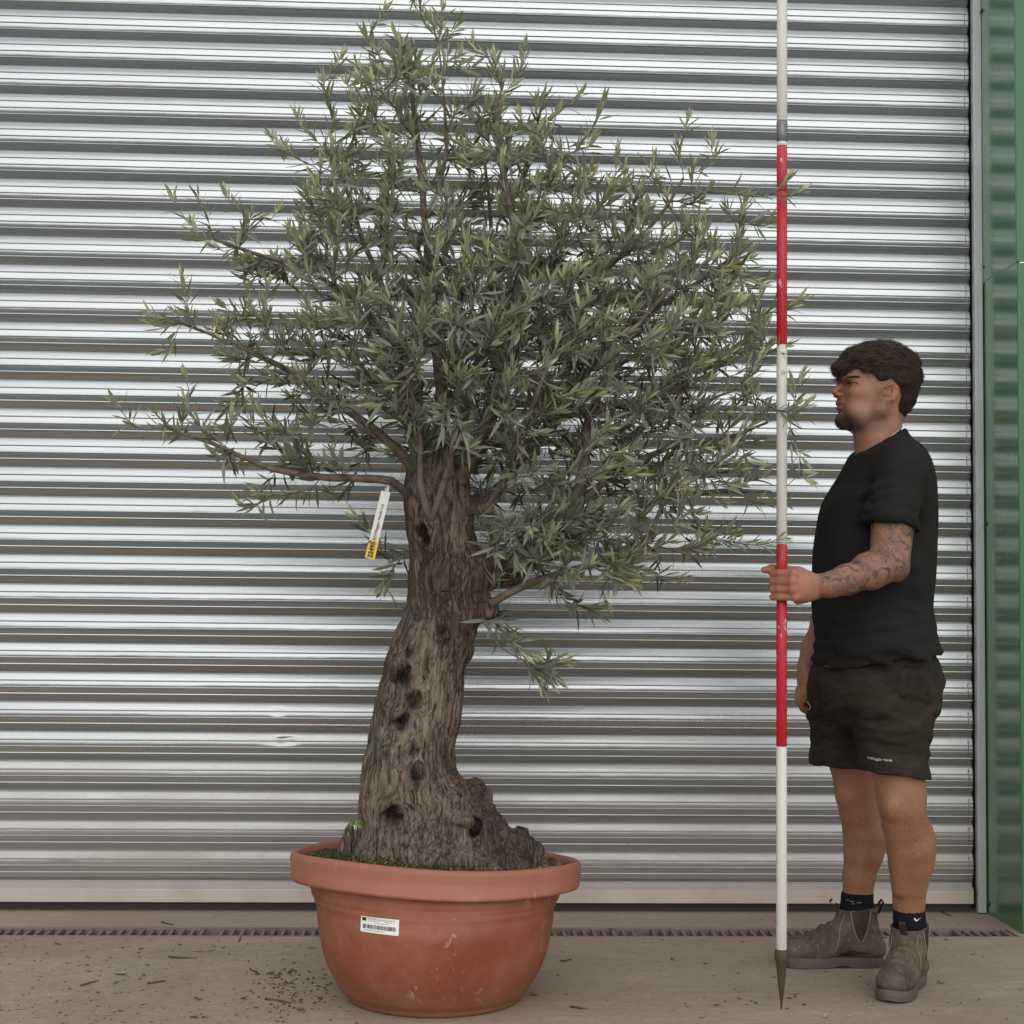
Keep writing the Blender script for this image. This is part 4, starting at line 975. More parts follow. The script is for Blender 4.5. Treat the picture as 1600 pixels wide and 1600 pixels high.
# ---- body: one continuous skin surface
def var_axis(lo, hi, step, fine, fstep):
    a = []; x = lo
    while x < hi:
        a.append(x); x += fstep if any(f0_ <= x <= f1_ for f0_, f1_ in fine) else step
    return np.array(a)
yN, yF = 4.03, 4.36            # near (left) and far (right) side
hx0 = J(1190, 915, YP)[0]; hx1 = J(1285, 915, YP)[0]
xs = var_axis(hx0 - 0.02, J(1490, 900)[0], 0.0042, [(hx0, hx1), (J(1292, 600)[0], J(1345, 600)[0]), (J(1372, 600)[0], J(1416, 600)[0])], 0.0026)
ys = var_axis(YP - 0.07, 4.56, 0.0046, [(YP - 0.045, YP + 0.05), (PY - 0.10, PY - 0.05)], 0.0025)
zs = var_axis(J(1400, 1480, 4.05)[2] - 0.03, J(1380, 520)[2], 0.0046, [(J(1225, 955, YP)[2], J(1225, 870, YP)[2]), (J(1310, 685)[2], J(1310, 560)[2])], 0.0027)
B = Field(xs, ys, zs)
u = 1 / (FPX / PY)             # metres per picture pixel at his plane
HY = PY                        # head centre plane
def hd(px, py, dy=0.0):        # as seen on the near side, mirrored for the far one
    p_ = J(px, py, HY - abs(dy)); p_[1] = HY + dy; return p_
B.ell(hd(1380, 597), (0.098, 0.076, 0.089), 0)
B.ell(hd(1350, 624), (0.066, 0.060, 0.070), 0.03)
for s_ in (-1, 1):
    B.chain([(hd(1322, 657, s_ * .004), .0175), (hd(1345, 656, s_ * .036), .0185), (hd(1375, 640, s_ * .056), .019), (hd(1386, 618, s_ * .064), .020)], 0.022)
    B.ell(hd(1341, 613, s_ * .043), (.026, .020, .020), 0.022)
    B.ell(hd(1338, 640, s_ * .036), (.030, .022, .026), 0.02)
    B.ell(hd(1323, 592.5, s_ * .026), (.014, .026, .0070), 0.010)
B.ell(hd(1333, 582), (.030, .052, .036), 0.025)
B.ell(hd(1319, 656), (.0175, .022, .0165), 0.014)
for s_ in (-1, 1): B.ell(hd(1321, 600.5, s_ * .034), (.0135, .0165, .0085), 0.008, op='s')
for s_ in (-1, 1): B.ell(hd(1333, 600.5, s_ * .031), (.0120, .0135, .0105), 0.003)
B.chain([(hd(1320, 597), .0072), (hd(1311.0, 604.5), .0078), (hd(1303.6, 613), .0082)], 0.006)
for s_ in (-1, 1): B.ell(hd(1310.5, 616.5, s_ * .0125), (.0095, .0065, .0068), 0.004); B.ell(hd(1306.5, 620, s_ * .0065), (.0045, .003, .0025), 0.002, op='s')
B.cone(hd(1311, 618), hd(1312.5, 628), .005, .008, 0.008)
B.ell(hd(1315.5, 630), (.0145, .026, .0095), 0.010)
B.ell(hd(1311.5, 630.6), (.0085, .020, .0052), 0.005); B.ell(hd(1312.0, 638.0), (.0085, .018, .0060), 0.005)
B.ell(hd(1303.5, 634.4), (.0085, .026, .0012), 0.003, op='s')
B.ell(hd(1306.5, 646.5), (.005, .02, .004), 0.008, op='s')
for s_ in (-1, 1):             # ears: a shell with its rim, hollow and lobe
    R_ = rot_m('Y', 14)
    B.ell(hd(1392, 613, s_ * .078), (.0165, .0085, .0275), 0.005, R_)
    B.ell(hd(1390.5, 611.5, s_ * .0900), (.0115, .0120, .0205), 0.003, R_, 's'); B.ell(hd(1388, 619, s_ * .088), (.0080, .0130, .0090), 0.002, R_, 's')
    B.chain([(hd(1384, 606, s_ * .082), .0030), (hd(1389, 600.5, s_ * .084), .0036), (hd(1396, 600.5, s_ * .085), .0038), (hd(1401.5, 606, s_ * .085), .0040), (hd(1401.5, 615, s_ * .084), .0038), (hd(1396, 625, s_ * .082), .0040)], 0.003)
    B.chain([(hd(1395, 606, s_ * .0825), .0028), (hd(1396.5, 614, s_ * .083), .0032), (hd(1392, 622, s_ * .082), .0030)], 0.003); B.ell(hd(1382.5, 616, s_ * .080), (.0042, .0055, .0065), 0.003)
    B.cone(hd(1386, 625, s_ * .077), hd(1385, 629, s_ * .075), .0070, .0060, 0.004)
B.chain([(hd(1386, 628), .056), (hd(1370, 680), .0565), (hd(1375, 722), .066)], 0.022)
B.cone(hd(1358, 670), hd(1357, 700), .026, .028, 0.025)
# trunk (inside the clothes)
B.loft([(J(1375, 730)[2], J(1385, 730)[0], PY, .09, .13), (J(1370, 800)[2], J(1370, 800)[0], PY, .135, .165), (J(1370, 930)[2], J(1365, 930)[0], PY, .120, .14), (J(1370, 1060)[2], J(1370, 1060)[0], PY, .118, .14), (J(1370, 1110)[2], J(1372, 1110)[0], PY, .11, .14)], 0.04)
# near arm
shN, elN, wrN = J(1406, 748, 4.02), J(1391, 878, 3.955), J(1283, 916, 3.882)
B.chain([(J(1402, 742, 4.06), .055), (shN, .056), (J(1396, 815, 3.985), .0525), (J(1392, 850, 3.965), .0475), (elN, .0435), (J(1360, 893, 3.935), .0415), (J(1322, 906, 3.905), .0345), (J(1296, 914, 3.888), .0285), (wrN, .0270)], 0.022)
B.ell(J(1366, 887, 3.93), (.046, .036, .034), 0.03); B.ell(J(1404, 893, 3.962), (.024, .024, .024), 0.02)
# near hand closed round the pole
kn = [(1240, 896.5, 3.861), (1237.5, 908.5, 3.8575), (1238.5, 921, 3.859), (1242, 932.5, 3.864)]
for i, (a, b, y_) in enumerate(kn):
    B.cone(J(1277, 908 + 4.6 * i, 3.884), J(a, b, y_), .0155, .0118, 0.012)
B.ell(J(1258, 917, 3.876), (.029, .019, .034), 0.012); B.cone(J(1268, 928, 3.888), J(1247, 936, 3.884), .018, .014, 0.012)
px0 = [proj_x(p_tip + p_axis * on_pole(b)) for _, b, _ in kn]
for i, (a, b, y_) in enumerate(kn):
    r = (.0101, .0105, .0102, .0091)[i]; c = np.array(p_tip + p_axis * on_pole(b)); yc = c[1]; lx = (0.0, 0.0015, 0.0, -0.001)[i]; sc_ = YP / FPX
    dz = (0.001, 0, 0, -0.0005)[i]
    P1 = J(a, b, y_); P2 = c + np.array([-.0105 - lx, -.0245, dz]); P3 = c + np.array([-.0235 - lx, -.0075, dz]); P4 = c + np.array([-.0195, .0145, dz]); P5 = c + np.array([.001, .0255, dz])
    B.chain([(P1, r * 1.10), (P2, r), (P3, r * .98), (P4, r * .92), (P5, r * .85)], 0.0028)
    B.ell(P1 + np.array([0.001, -.003, 0]), (.0105, .0095, .0098), 0.006)
tc = np.array(p_tip + p_axis * on_pole(890))
B.chain([(J(1266, 903, 3.896), .0165), (J(1248, 894, 3.906), .0138), (tc + np.array([.004, .0255, .002]), .0112), (tc + np.array([-.021, .020, .002]), .0104), (tc + np.array([-.043, .006, -.001]), .0088)], 0.006)
# far arm hanging
B.chain([(J(1396, 750, 4.38), .055), (J(1345, 860, 4.44), .046), (J(1312, 940, 4.45), .043), (J(1292, 970, 4.43), .041), (J(1272, 1012, 4.41), .033), (J(1260.5, 1040, 4.40), .0265)], 0.02)
fh = lambda px, py, d=0.0: J(px, py, 4.395 + d)
B.ell(fh(1256, 1062), (.019, .036, .040), 0.015)
for i in range(4):
    d = (-.030, -.010, .010, .028)[i]; ln = (0, 5, 4, -4)[i]
    B.chain([(fh(1250 - 1.5 * i % 2, 1078, d), .0112), (fh(1247 + i, 1092 + ln * .5, d), .0098), (fh(1253 + i, 1103 + ln, d * .95), .0085), (fh(1262, 1109 + ln, d * .9), .0072)], 0.003)
B.chain([(fh(1262, 1050, -.030), .0145), (fh(1263, 1070, -.042), .0115), (fh(1259, 1083, -.045), .0098), (fh(1258, 1094, -.044), .0080)], 0.006)
# legs
B.chain([(J(1392, 1120, 4.10), .088), (J(1402, 1195, 4.07), .068), (J(1408, 1238, 4.06), .0605), (J(1410, 1262, 4.058), .0555), (J(1413, 1285, 4.075), .0540), (J(1422, 1322, 4.10), .0575), (J(1423, 1350, 4.12), .0540), (J(1421, 1380, 4.135), .0440), (J(1420, 1410, 4.148), .0380), (J(1421, 1470, 4.155), .036)], 0.02)
B.ell(J(1393, 1260, 4.025), (.026, .030, .034), 0.02); B.ell(J(1438, 1316, 4.12), (.036, .044, .075), 0.025); B.cone(J(1402, 1290, 4.05), J(1405, 1390, 4.11), .026, .016, 0.02)
B.chain([(J(1335, 1110, 4.33), .088), (J(1333, 1185, 4.35), .066), (J(1338, 1225, 4.36), .0585), (J(1341, 1245, 4.36), .0535), (J(1343, 1270, 4.362), .0515), (J(1350, 1305, 4.37), .054), (J(1349, 1335, 4.37), .050), (J(1342, 1370, 4.373), .0415), (J(1340, 1400, 4.378), .0375), (J(1339, 1455, 4.382), .036)], 0.02)
B.ell(J(1322, 1245, 4.34), (.025, .030, .032), 0.02); B.ell(J(1363, 1300, 4.38), (.034, .044, .072), 0.025)
V, Q = B.mesh(1)
body = obj('body', V, Q, SKIN, man)
body_bvh = bvh_of(V, Q)
pxv = np.array([[proj_x(v), proj_y(v)] for v in V])
sm = lambda x, a, b: np.clip((x - a) / (b - a), 0, 1)
face = pxv[:, 1] < 690
st = np.zeros(len(V)); X_, Z_ = pxv[:, 0], pxv[:, 1]
jaw = np.interp(X_, [1300, 1318, 1335, 1360, 1380, 1390], [641, 644, 648, 641, 628, 612])
st = face * sm(Z_, jaw - 7, jaw + 9) * (1 - sm(Z_, 669, 679)) * (1 - sm(X_, 1378, 1394)) * (1 - 0.45 * sm(X_, 1335, 1362))
mous = face * np.exp(-((Z_ - 626.5) / 3.6) ** 2) * (1 - sm(X_, 1314, 1320)); st = np.maximum(st, 0.55 * mous)
st = np.maximum(st, 0.5 * face * (1 - sm(X_, 1378, 1392)) * sm(X_, 1366, 1376) * sm(Z_, 598, 606) * (1 - sm(Z_, 640, 650)) * (np.abs(V[:, 1] - HY) > 0.04))
fade = face * (V[:, 1] < HY + .2) * np.maximum(np.exp(-((X_ - 1378) / 10) ** 2 - ((Z_ - 590) / 9) ** 2), np.maximum(np.exp(-((X_ - 1396) / 14) ** 2 - ((Z_ - 594) / 6) ** 2), sm(X_, 1402, 1408) * sm(Z_, 598, 606) * (1 - sm(Z_, 646, 662)))) * (np.abs(V[:, 1] - HY) > .03)
st = np.maximum(st, 0.75 * np.clip(fade, 0, 1)); set_attr(body.data, 'stubble', st)
set_attr(body.data, 'lip', face * 0.8 * np.exp(-((Z_ - 634.8) / 5.2) ** 4) * (1 - sm(X_, 1312.5, 1316)) * (np.abs(V[:, 1] - HY) < 0.024))
set_attr(body.data, 'flush', face * np.exp(-(((X_ - 1338) / 14) ** 2 + ((Z_ - 614) / 10) ** 2)) + face * np.exp(-(((X_ - 1306) / 8) ** 2 + ((Z_ - 613) / 7) ** 2)) + face * np.exp(-(((X_ - 1393) / 12) ** 2 + ((Z_ - 614) / 16) ** 2)) + 0.8 * (X_ < 1262) * (Z_ > 870) * (Z_ < 950))
set_attr(body.data, 'tan', 1.0 * (Z_ > 1150)); set_attr(body.data, 'leg_hair', sm(Z_, 1205, 1260) * 0.9)
set_attr(body.data, 'tattoo', (V[:, 1] < 4.06) * (Z_ > 790) * (Z_ < 960) * sm(X_, 1276, 1284))

# ---- eyes and brows
EYEW = M('eye_white', (0.26, 0.20, 0.18), 0.3).m; IRIS = M('dark_iris', (0.02, 0.014, 0.01), 0.2).m
def on_face(pts, s_, off):
    p_ = drape(body_bvh, np.array([J(x, y, HY - .045) * np.array([1, 0, 1]) + np.array([0, HY - .2, 0]) for x, y in pts]) if s_ < 0 else np.array([J(x, y, HY - .045) * np.array([1, 0, 1]) + np.array([0, HY + .2, 0]) for x, y in pts]), (0, -s_, 0), off, .1); return p_
for s_ in (-1, 1):
    al = [(1324.5, 599.8), (1327.5, 598.8), (1331, 598.5), (1334.5, 599.2), (1337.5, 600.9), (1334, 601.7), (1330, 601.8), (1326.5, 601.2)]
    pts = on_face(al + [(1331, 600.2)], s_, .0012); e_o = obj('eye', pts, [(i, (i + 1) % 8, 8) for i in range(8)], EYEW, body)
    ir = [(1328.3 + 2.6 * math.cos(a), 600.1 + 1.6 * math.sin(a)) for a in np.linspace(0, 2 * math.pi, 10, endpoint=False)]
    obj('iris', on_face(ir + [(1328.3, 600.1)], s_, .0028), [(i, (i + 1) % 10, 10) for i in range(10)], IRIS, body)
hs_ = []
def strand(mb, p0, dirs, r, nseg=4, lift=None):
    pts = [p0]
    for d in dirs: pts.append(pts[-1] + d)
    k = len(pts); mb.tube(pts, [r * (1 - 0.85 * (i / (k - 1)) ** 1.5) for i in range(k)], 3, False)
brow = MB()
def near(bv, p):
    h = bv.find_nearest(Vector(p)); return np.array(h[0]), np.array(h[1])
for s_ in (-1, 1):
    for _ in range(260):
        t = random.random(); th_ = 2.0 * (1 - 0.6 * t); p_ = on_face([(1318.5 + 22 * t, 591.0 - 1.9 * math.sin(t * 2.4) + random.gauss(0, 0.5 * th_))], s_, .0004)[0]
        if abs(p_[1] - HY) > .09: continue
        d = np.array([0.0050, s_ * .0025, 0.0012 - 0.0022 * t]) + rng.normal(0, .0006, 3); strand(brow, p_, [d * .5 + np.array([0, s_ * .0006, 0]), d * .5], .0008)
brow.build('eyebrow', HAIR, man, True)
lash = MB()
for s_ in (-1, 1):
    lash.tube(on_face([(1323.5, 599.4), (1326, 598), (1329, 597.2), (1332, 597.3), (1335.5, 598.8), (1339, 601.2)], s_, .0014), .0011, 4)
lash.build('eyelashes', HAIRB, man, True)
# ---- beard
bd = MB(); tri = np.random.default_rng(5)
fc = V[Q].mean(1); nn = np.cross(V[Q[:, 1]] - V[Q[:, 0]], V[Q[:, 2]] - V[Q[:, 0]]); nn /= np.linalg.norm(nn, axis=1)[:, None] + 1e-12
wgt = st[Q].mean(1) * (fc[:, 2] > hd(1310, 690)[2]) * np.array([max(0.0, min(1.0, (1346 - proj_x(c)) / 14)) if proj_x(c) < 1400 else 0 for c in fc]); chin = np.clip(1.3 - (np.array([proj_x(c) for c in fc[wgt > 0.05]]) - 1312) / 40, 0.25, 1)
cand = np.where(wgt > 0.05)[0]; pr_ = wgt[cand] * chin; pr_ /= pr_.sum()
for i in tri.choice(cand, 3000, p=pr_):
    c, n_ = fc[i] + tri.normal(0, .001, 3), nn[i]; px_ = proj_x(c)
    ln = (0.0014 + 0.0040 * max(0, min(1, (1338 - px_) / 22)) * max(0, min(1, (proj_y(c) - 645) / 12))) * tri.uniform(0.6, 1.2)
    d = np.array([-0.45, 0, -0.45]) + n_ * 0.55 + tri.normal(0, .25, 3); d /= np.linalg.norm(d)
    strand(bd, c - n_ * 0.0005, [d * ln * .5 + n_ * ln * .2, d * ln * .5], .00055)
bd.build('beard', HAIR, man, True)

# ---- hair
H = Field(np.arange(J(1280, 560)[0], J(1455, 560)[0], .0032), np.arange(HY - .11, HY + .11, .0036), np.arange(J(1400, 668)[2], J(1400, 520)[2], .0032))
H.ell(hd(1382, 586), (.098, .0790, .084), 0); H.ell(hd(1401, 598), (.058, .0745, .078), .02); H.ell(hd(1402, 628), (.036, .058, .046), .02)
H.ell(hd(1352, 566), (.060, .066, .042), .03); H.ell(hd(1322, 576), (.034, .050, .024), .02); H.ell(hd(1378, 556), (.050, .055, .030), .02)
# clear the face, the ears and the neckline
def cut_cyl(px, py, rx, rz, k):
    c = hd(px, py, .068); sl_, X, Y, Z = H.block((c[0] - .2, HY - .2, c[2] - .2), (c[0] + .2, HY + .2, c[2] + .2))
    d = (np.sqrt(((X - c[0]) / (rx * u)) ** 2 + ((Z - c[2]) / (rz * u)) ** 2) - 1) * min(rx, rz) * u + Y * 0; H.put(sl_, d.astype(np.float32), k, 's')
cut_cyl(1346, 640, 31, 68, .006); cut_cyl(1356, 640, 30, 58, .006); cut_cyl(1300, 640, 30, 50, .006); cut_cyl(1322, 640, 30, 62, .006); cut_cyl(1391, 622, 17, 30, .006); cut_cyl(1372, 665, 32, 66, .006)
H.warp(lambda p: -0.004 * fbm(np.stack([p[:, 0] * 22, p[:, 1] * 60, p[:, 2] * 45], -1), 2) - .002)
HV, HQ = H.mesh(1)
hair = obj('hair', HV, HQ, HAIRB, man)
hb = bvh_of(HV, HQ); hc = HV[HQ].mean(1); hn = np.cross(HV[HQ[:, 1]] - HV[HQ[:, 0]], HV[HQ[:, 2]] - HV[HQ[:, 0]]); ar = np.linalg.norm(hn, axis=1); hn /= ar[:, None] + 1e-12
hpx = np.array([[proj_x(c), proj_y(c)] for c in hc])
side_ = sm(hpx[:, 1], 572, 592) * sm(hpx[:, 0], 1345, 1365); w_ = ar * (1.0 - 0.2 * side_) * (np.array([body_bvh.find_nearest(Vector(c))[3] for c in hc]) > 0.001)
w_ = w_ / w_.sum()
hsb = MB()
for i in tri.choice(len(hc), 15000, p=w_):
    c, n_ = hc[i] + tri.normal(0, .0012, 3), hn[i]; sd_ = side_[i]; px_, py_ = hpx[i]
    f = np.array([-1.0, tri.normal(0, .25), 0.15 * max(0, (px_ - 1360) / 60)]) * (1 - sd_) + sd_ * np.array([0.35, 0, -1.0])
    if px_ < 1340 and py_ > 566: f = np.array([-0.95, np.sign(c[1] - HY) * .1, -0.35])
    f = f + tri.normal(0, .15, 3) + 0.5 * np.array([0, vnoise(np.array([c * 55]))[0], vnoise(np.array([c * 55 + 9]))[0]]) * (1 - sd_); f -= n_ * (f @ n_); f /= np.linalg.norm(f) + 1e-9
    ln = (0.030 * (1 - sd_) + 0.010 * sd_) * tri.uniform(.7, 1.3) * (0.55 if px_ < 1318 else 1); lift = (0.22 * (1 - sd_) + 0.06) * tri.uniform(.4, 1.4)
    lift *= 2.2 if tri.random() < .25 * (1 - sd_) else 1; ds = []; p_ = c - n_ * 0.002
    for q_ in range(4):
        ds.append((f + n_ * lift * (1 - 0.6 * q_)) * ln / 4); f = f + np.array([0, 0, -0.08]) * (1 - sd_)
    strand(hsb, p_, ds, .00055)
hsb.build('strands', HAIR, hair, True)

# ---- t-shirt
zz = lambda py: J(1370, py)[2]
T = Field(np.arange(J(1250, 900)[0], J(1480, 900)[0], .0045), np.arange(3.88, 4.50, .005), np.arange(zz(1065), zz(655), .0045))
rowsT = [(668, 1362, 1410, .075), (684, 1352, 1419, .10), (700, 1340, 1434, .145), (720, 1329, 1446, .172), (750, 1313, 1455, .186), (785, 1291, 1459, .190), (820, 1279, 1460, .182), (860, 1273, 1460, .178), (900, 1272, 1457, .176), (935, 1272, 1452, .176), (970, 1274, 1452, .184), (1000, 1276, 1458, .192), (1030, 1275, 1465, .202), (1060, 1275, 1468, .204)]
T.loft([(zz(py), (J(a, py)[0] + J(b, py)[0]) / 2, PY, (J(b, py)[0] - J(a, py)[0]) / 2, w2) for py, a, b, w2 in rowsT], 0, n=2.25)
def sleeve(pts, c, nrm):
    f = Field(T.xs, T.ys, T.zs); f.chain(pts, 0.03); f.half(c, nrm); f.F = np.where(f.F > .049, .05, f.F)
    h = np.clip(0.5 + 0.5 * (T.F - f.F) / .022, 0, 1); T.F = T.F * (1 - h) + f.F * h - .022 * h * (1 - h)
sleeve([(J(1397, 722, 4.09), .060), (J(1405, 742, 4.03), .064), (J(1399, 790, 3.998), .0635), (J(1394, 822, 3.98), .0615), (J(1390, 865, 3.962), .061)], J(1393, 821, 3.98), (-0.24, -0.10, -1.0))
sleeve([(J(1392, 722, 4.31), .060), (J(1398, 742, 4.38), .064), (J(1370, 800, 4.41), .066), (J(1352, 845, 4.43), .064)], J(1393, 835, 4.43), (0, 0, -1))
T.half(J(1365, 1030), (0.16, 0.0, -1.0))
# neck opening
cn = J(1372, 693); ax = np.array([-(J(1340, 709)[2] - J(1405, 672)[2]), 0, (J(1340, 709)[0] - J(1405, 672)[0])]); ax = ax / np.linalg.norm(ax); ax = ax if ax[2] > 0 else -ax
T.half(cn + ax * 0.002, ax)
T.chain([(J(1380, 650), .061), (J(1371, 690), .0655), (J(1375, 712), .062)], 0.004, 's')
def shirt_fold(p):
    X, Y, Z = p[:, 0], p[:, 1], p[:, 2]; low = sm(Z, zz(930), zz(1010)); mid = 1 - low
    f1 = fbm(np.stack([X * 5 + Z * 3, Y * 4, Z * 22 - X * 7], -1), 2)
    f2 = fbm(np.stack([X * 14, Y * 10, Z * 5], -1), 2); f3 = 1 - np.abs(fbm(np.stack([X * 6 + 3, Y * 5, Z * 26 + X * 9], -1), 2)) * 2
    slv = np.exp(-((Y - 3.985) / .05) ** 2) * sm(Z, zz(770), zz(800))
    arm = np.exp(-(((X - J(1352, 800)[0]) / .05) ** 2 + ((Z - zz(800)) / .10) ** 2))
    return -(0.006 * low * f1 + 0.005 * low * f3 + 0.006 * mid * f2 + 0.012 * slv * fbm(np.stack([X * 7, Y * 7, Z * 42 + X * 14], -1), 2) + 0.014 * arm * fbm(np.stack([X * 22 + Z * 16, Y * 8, Z * 14], -1), 2))
T.warp(shirt_fold, .04)
for pts, r in (([(1362, 788), (1375, 779), (1392, 775), (1410, 778), (1424, 786)], .010), ([(1362, 799), (1378, 791), (1398, 789), (1415, 793), (1426, 800)], .009), ([(1360, 776), (1370, 764), (1385, 758), (1402, 759)], .008), ([(1364, 807), (1382, 802), (1402, 803), (1424, 812)], .008),
               ([(1366, 812), (1384, 808), (1404, 810)], .006)):
    T.ridge([J(x, y, 3.96) for x, y in pts], r, .014, .45)
for pts, r in (([(1318, 968), (1335, 965), (1365, 960), (1405, 962), (1445, 972)], .010), ([(1316, 993), (1335, 990), (1360, 982), (1400, 978), (1450, 968)], .011), ([(1318, 1010), (1335, 1010), (1365, 1004), (1410, 994), (1452, 984)], .011), ([(1322, 1021), (1345, 1020), (1390, 1010), (1440, 996)], .010), ([(1360, 945), (1400, 946), (1440, 955)], .008)):
    T.ridge([J(x, y, 4.02) for x, y in pts], r, .016, .45)
# hollow the sleeve end so the arm comes out of an opening
T.chain([(J(1396, 806, 3.992), .0555), (J(1391, 850, 3.972), .0560)], 0.002, 's')
TV, TQ = T.mesh(1)
shirt = obj('t_shirt', TV, TQ, SHIRT, man)
shirt_bvh = bvh_of(TV, TQ)
col_ = MB(); tx = np.cross(ax, (0, 1, 0)); pts = []
for a in np.linspace(0, 2 * math.pi, 40, endpoint=False): pts.append(cn - ax * 0.003 + tx * 0.0645 * math.cos(a) + np.array([0, 0.0665, 0]) * math.sin(a))
col_.tube(pts + pts[:1], .0062, 8, False); col_.build('collar', SHIRT, shirt, True)
hem = MB()
sa, sb2 = J(1394, 817, 3.985), J(1392.5, 823, 3.983); hn_ = np.array([-0.22, -0.12, -1.0]); hn_ /= np.linalg.norm(hn_); h1 = np.cross(hn_, (0, 1, 0)); h1 /= np.linalg.norm(h1); h2 = np.cross(hn_, h1)
pts = []
for a in np.linspace(0, 2 * math.pi, 48, endpoint=False):
    d = math.cos(a) * h1 + math.sin(a) * h2; c = J(1393.5, 819, 3.986); h = shirt_bvh.ray_cast(Vector(c + d * .12), Vector(-d)); pts.append(np.array(h[0]) - d * 0.0012 if h[0] is not None and np.linalg.norm(np.array(h[0]) - c) < .085 else c + d * .066)
hem.tube(pts + pts[:1], .0030, 6, False); hem.build('sleeve_hem', SHIRT, shirt, True)

# ---- shorts
K = Field(np.arange(J(1240, 1100)[0], J(1490, 1100)[0], .0045), np.arange(3.93, 4.50, .005), np.arange(zz(1235), zz(985), .0045))
rowsK = [(985, 1292, 1442, .160), (1010, 1289, 1450, .166), (1035, 1281, 1461, .178), (1060, 1269, 1468, .186), (1085, 1268, 1466, .180), (1105, 1276, 1456, .165), (1125, 1300, 1440, .125), (1140, 1330, 1420, .07)]
K.loft([(zz(py), (J(a, py)[0] + J(b, py)[0]) / 2, PY + 0.005, (J(b, py)[0] - J(a, py)[0]) / 2, w2) for py, a, b, w2 in rowsK], 0, n=2.3)
legN = [(1050, 1385, 4.12, .120, .092), (1085, 1388, 4.105, .116, .098), (1130, 1393, 4.085, .100, .097), (1165, 1394, 4.075, .092, .094), (1200, 1396, 4.070, .0885, .094), (1222, 1396, 4.07, .0885, .094)]
legF = [(1050, 1345, 4.29, .128, .092), (1085, 1334, 4.305, .117, .098), (1130, 1322, 4.33, .098, .096), (1165, 1318, 4.345, .091, .092), (1200, 1316, 4.355, .088, .092), (1222, 1316, 4.355, .088, .092)]
for lg in (legF, legN): K.loft([(J(x, py, Y)[2], J(x, py, Y)[0], Y, a, b) for py, x, Y, a, b in lg], 0.022, n=2.4)
K.ell(J(1447, 1088, 4.07), (.036, .05, .045), .02); K.ell(J(1425, 1072, 4.02), (.05, .02, .05), .02)
K.cone(J(1418, 1055, 4.008), J(1408, 1088, 4.000), .003, .005, .006, 's')
def kcut(c, nrm, lo, hi):
    sl_, X, Y, Z = K.block(lo, hi); nrm = np.asarray(nrm, float) / np.linalg.norm(nrm); K.put(sl_, ((X - c[0]) * nrm[0] + (Y - c[1]) * nrm[1] + (Z - c[2]) * nrm[2]).astype(np.float32), 0, 'i')
kcut(J(1396, 1206, 4.07), (-.10, 0, -1), (J(1240, 1200)[0], 3.9, zz(1245)), (J(1500, 1200)[0], 4.215, zz(1150)))
kcut(J(1312, 1196, 4.35), (-.02, 0, -1), (J(1240, 1200)[0], 4.215, zz(1245)), (J(1500, 1200)[0], 4.6, zz(1150)))
for pts, r in (([(1335, 1102), (1345, 1104), (1360, 1105), (1390, 1106), (1430, 1110)], .009), ([(1350, 1117), (1362, 1118), (1380, 1117), (1410, 1122)], .007), ([(1350, 1130), (1370, 1136), (1395, 1140), (1430, 1138)], .006), ([(1368, 1153), (1385, 1157), (1410, 1160)], .005), ([(1430, 1050), (1446, 1065), (1456, 1090)], .008), ([(1285, 1040), (1310, 1046), (1340, 1048)], .006)):
    K.ridge([J(x, y, 4.02) for x, y in pts], r, .014, .45)
def short_fold(p):
    X, Y, Z = p[:, 0], p[:, 1], p[:, 2]
    f1 = fbm(np.stack([X * 6, Y * 6, Z * 20 + X * 8], -1), 3); f2 = fbm(np.stack([X * 16, Y * 12, Z * 4], -1), 2); cr = 1 - 2 * np.abs(fbm(np.stack([X * 5, Y * 5, Z * 17 - X * 12], -1), 2))
    b = np.exp(-((Z - zz(1105)) / .07) ** 2)
    return -(0.008 * f1 + 0.007 * f2 * (1 - b) + 0.010 * b * cr)
K.warp(short_fold, .04)
K.chain([(J(1398, 1197, 4.07), .070), (J(1398, 1240, 4.07), .080)], .002, 's'); K.chain([(J(1316, 1188, 4.355), .066), (J(1316, 1230, 4.355), .078)], .002, 's')
KV, KQ = K.mesh(1)
shorts = obj('shorts', KV, KQ, SHORTS, man)
kb = bvh_of(KV, KQ)
# lettering near the hem, pocket welt, hem stitching
LETTER = M('pale_thread', (0.42, 0.40, 0.37), 0.8).m
V_, F_2 = text_mesh('Villaggio Verde', 0.0088, 0.00022); c = J(1377, 1187, 3.985); V_ = np.stack([c[0] + V_[:, 0], np.full(len(V_), c[1]), c[2] + V_[:, 1] - 0.05 * V_[:, 0]], -1)
obj('lettering', drape(kb, V_, (0, 1, 0), .0012, .1), F_2, LETTER, shorts, False)
sk = MB(); d_ = lambda pts, off=.0008: drape(kb, np.array([J(x, y, 4.0) - (0, .07, 0) for x, y in pts]), (0, 1, 0), off, .05)
sk.tube(d_([(1421, 1040), (1409, 1055), (1404, 1070), (1407, 1085), (1414, 1093)]), .0016, 5); sk.tube(d_([(1421, 1040), (1424, 1058), (1421, 1075), (1414, 1093)]), .0014, 5)
sk.tube(d_([(1421, 1042), (1440, 1062), (1452, 1088)]), .0013, 5); sk.build('pocket_seam', SHORTS, shorts, True); sk = MB()
sk.tube(d_([(1372 + 4 * i, 1194 + 0.55 * i) for i in range(17)]), .0009, 4); sk.build('hem_seam', SHORTS, shorts, True)

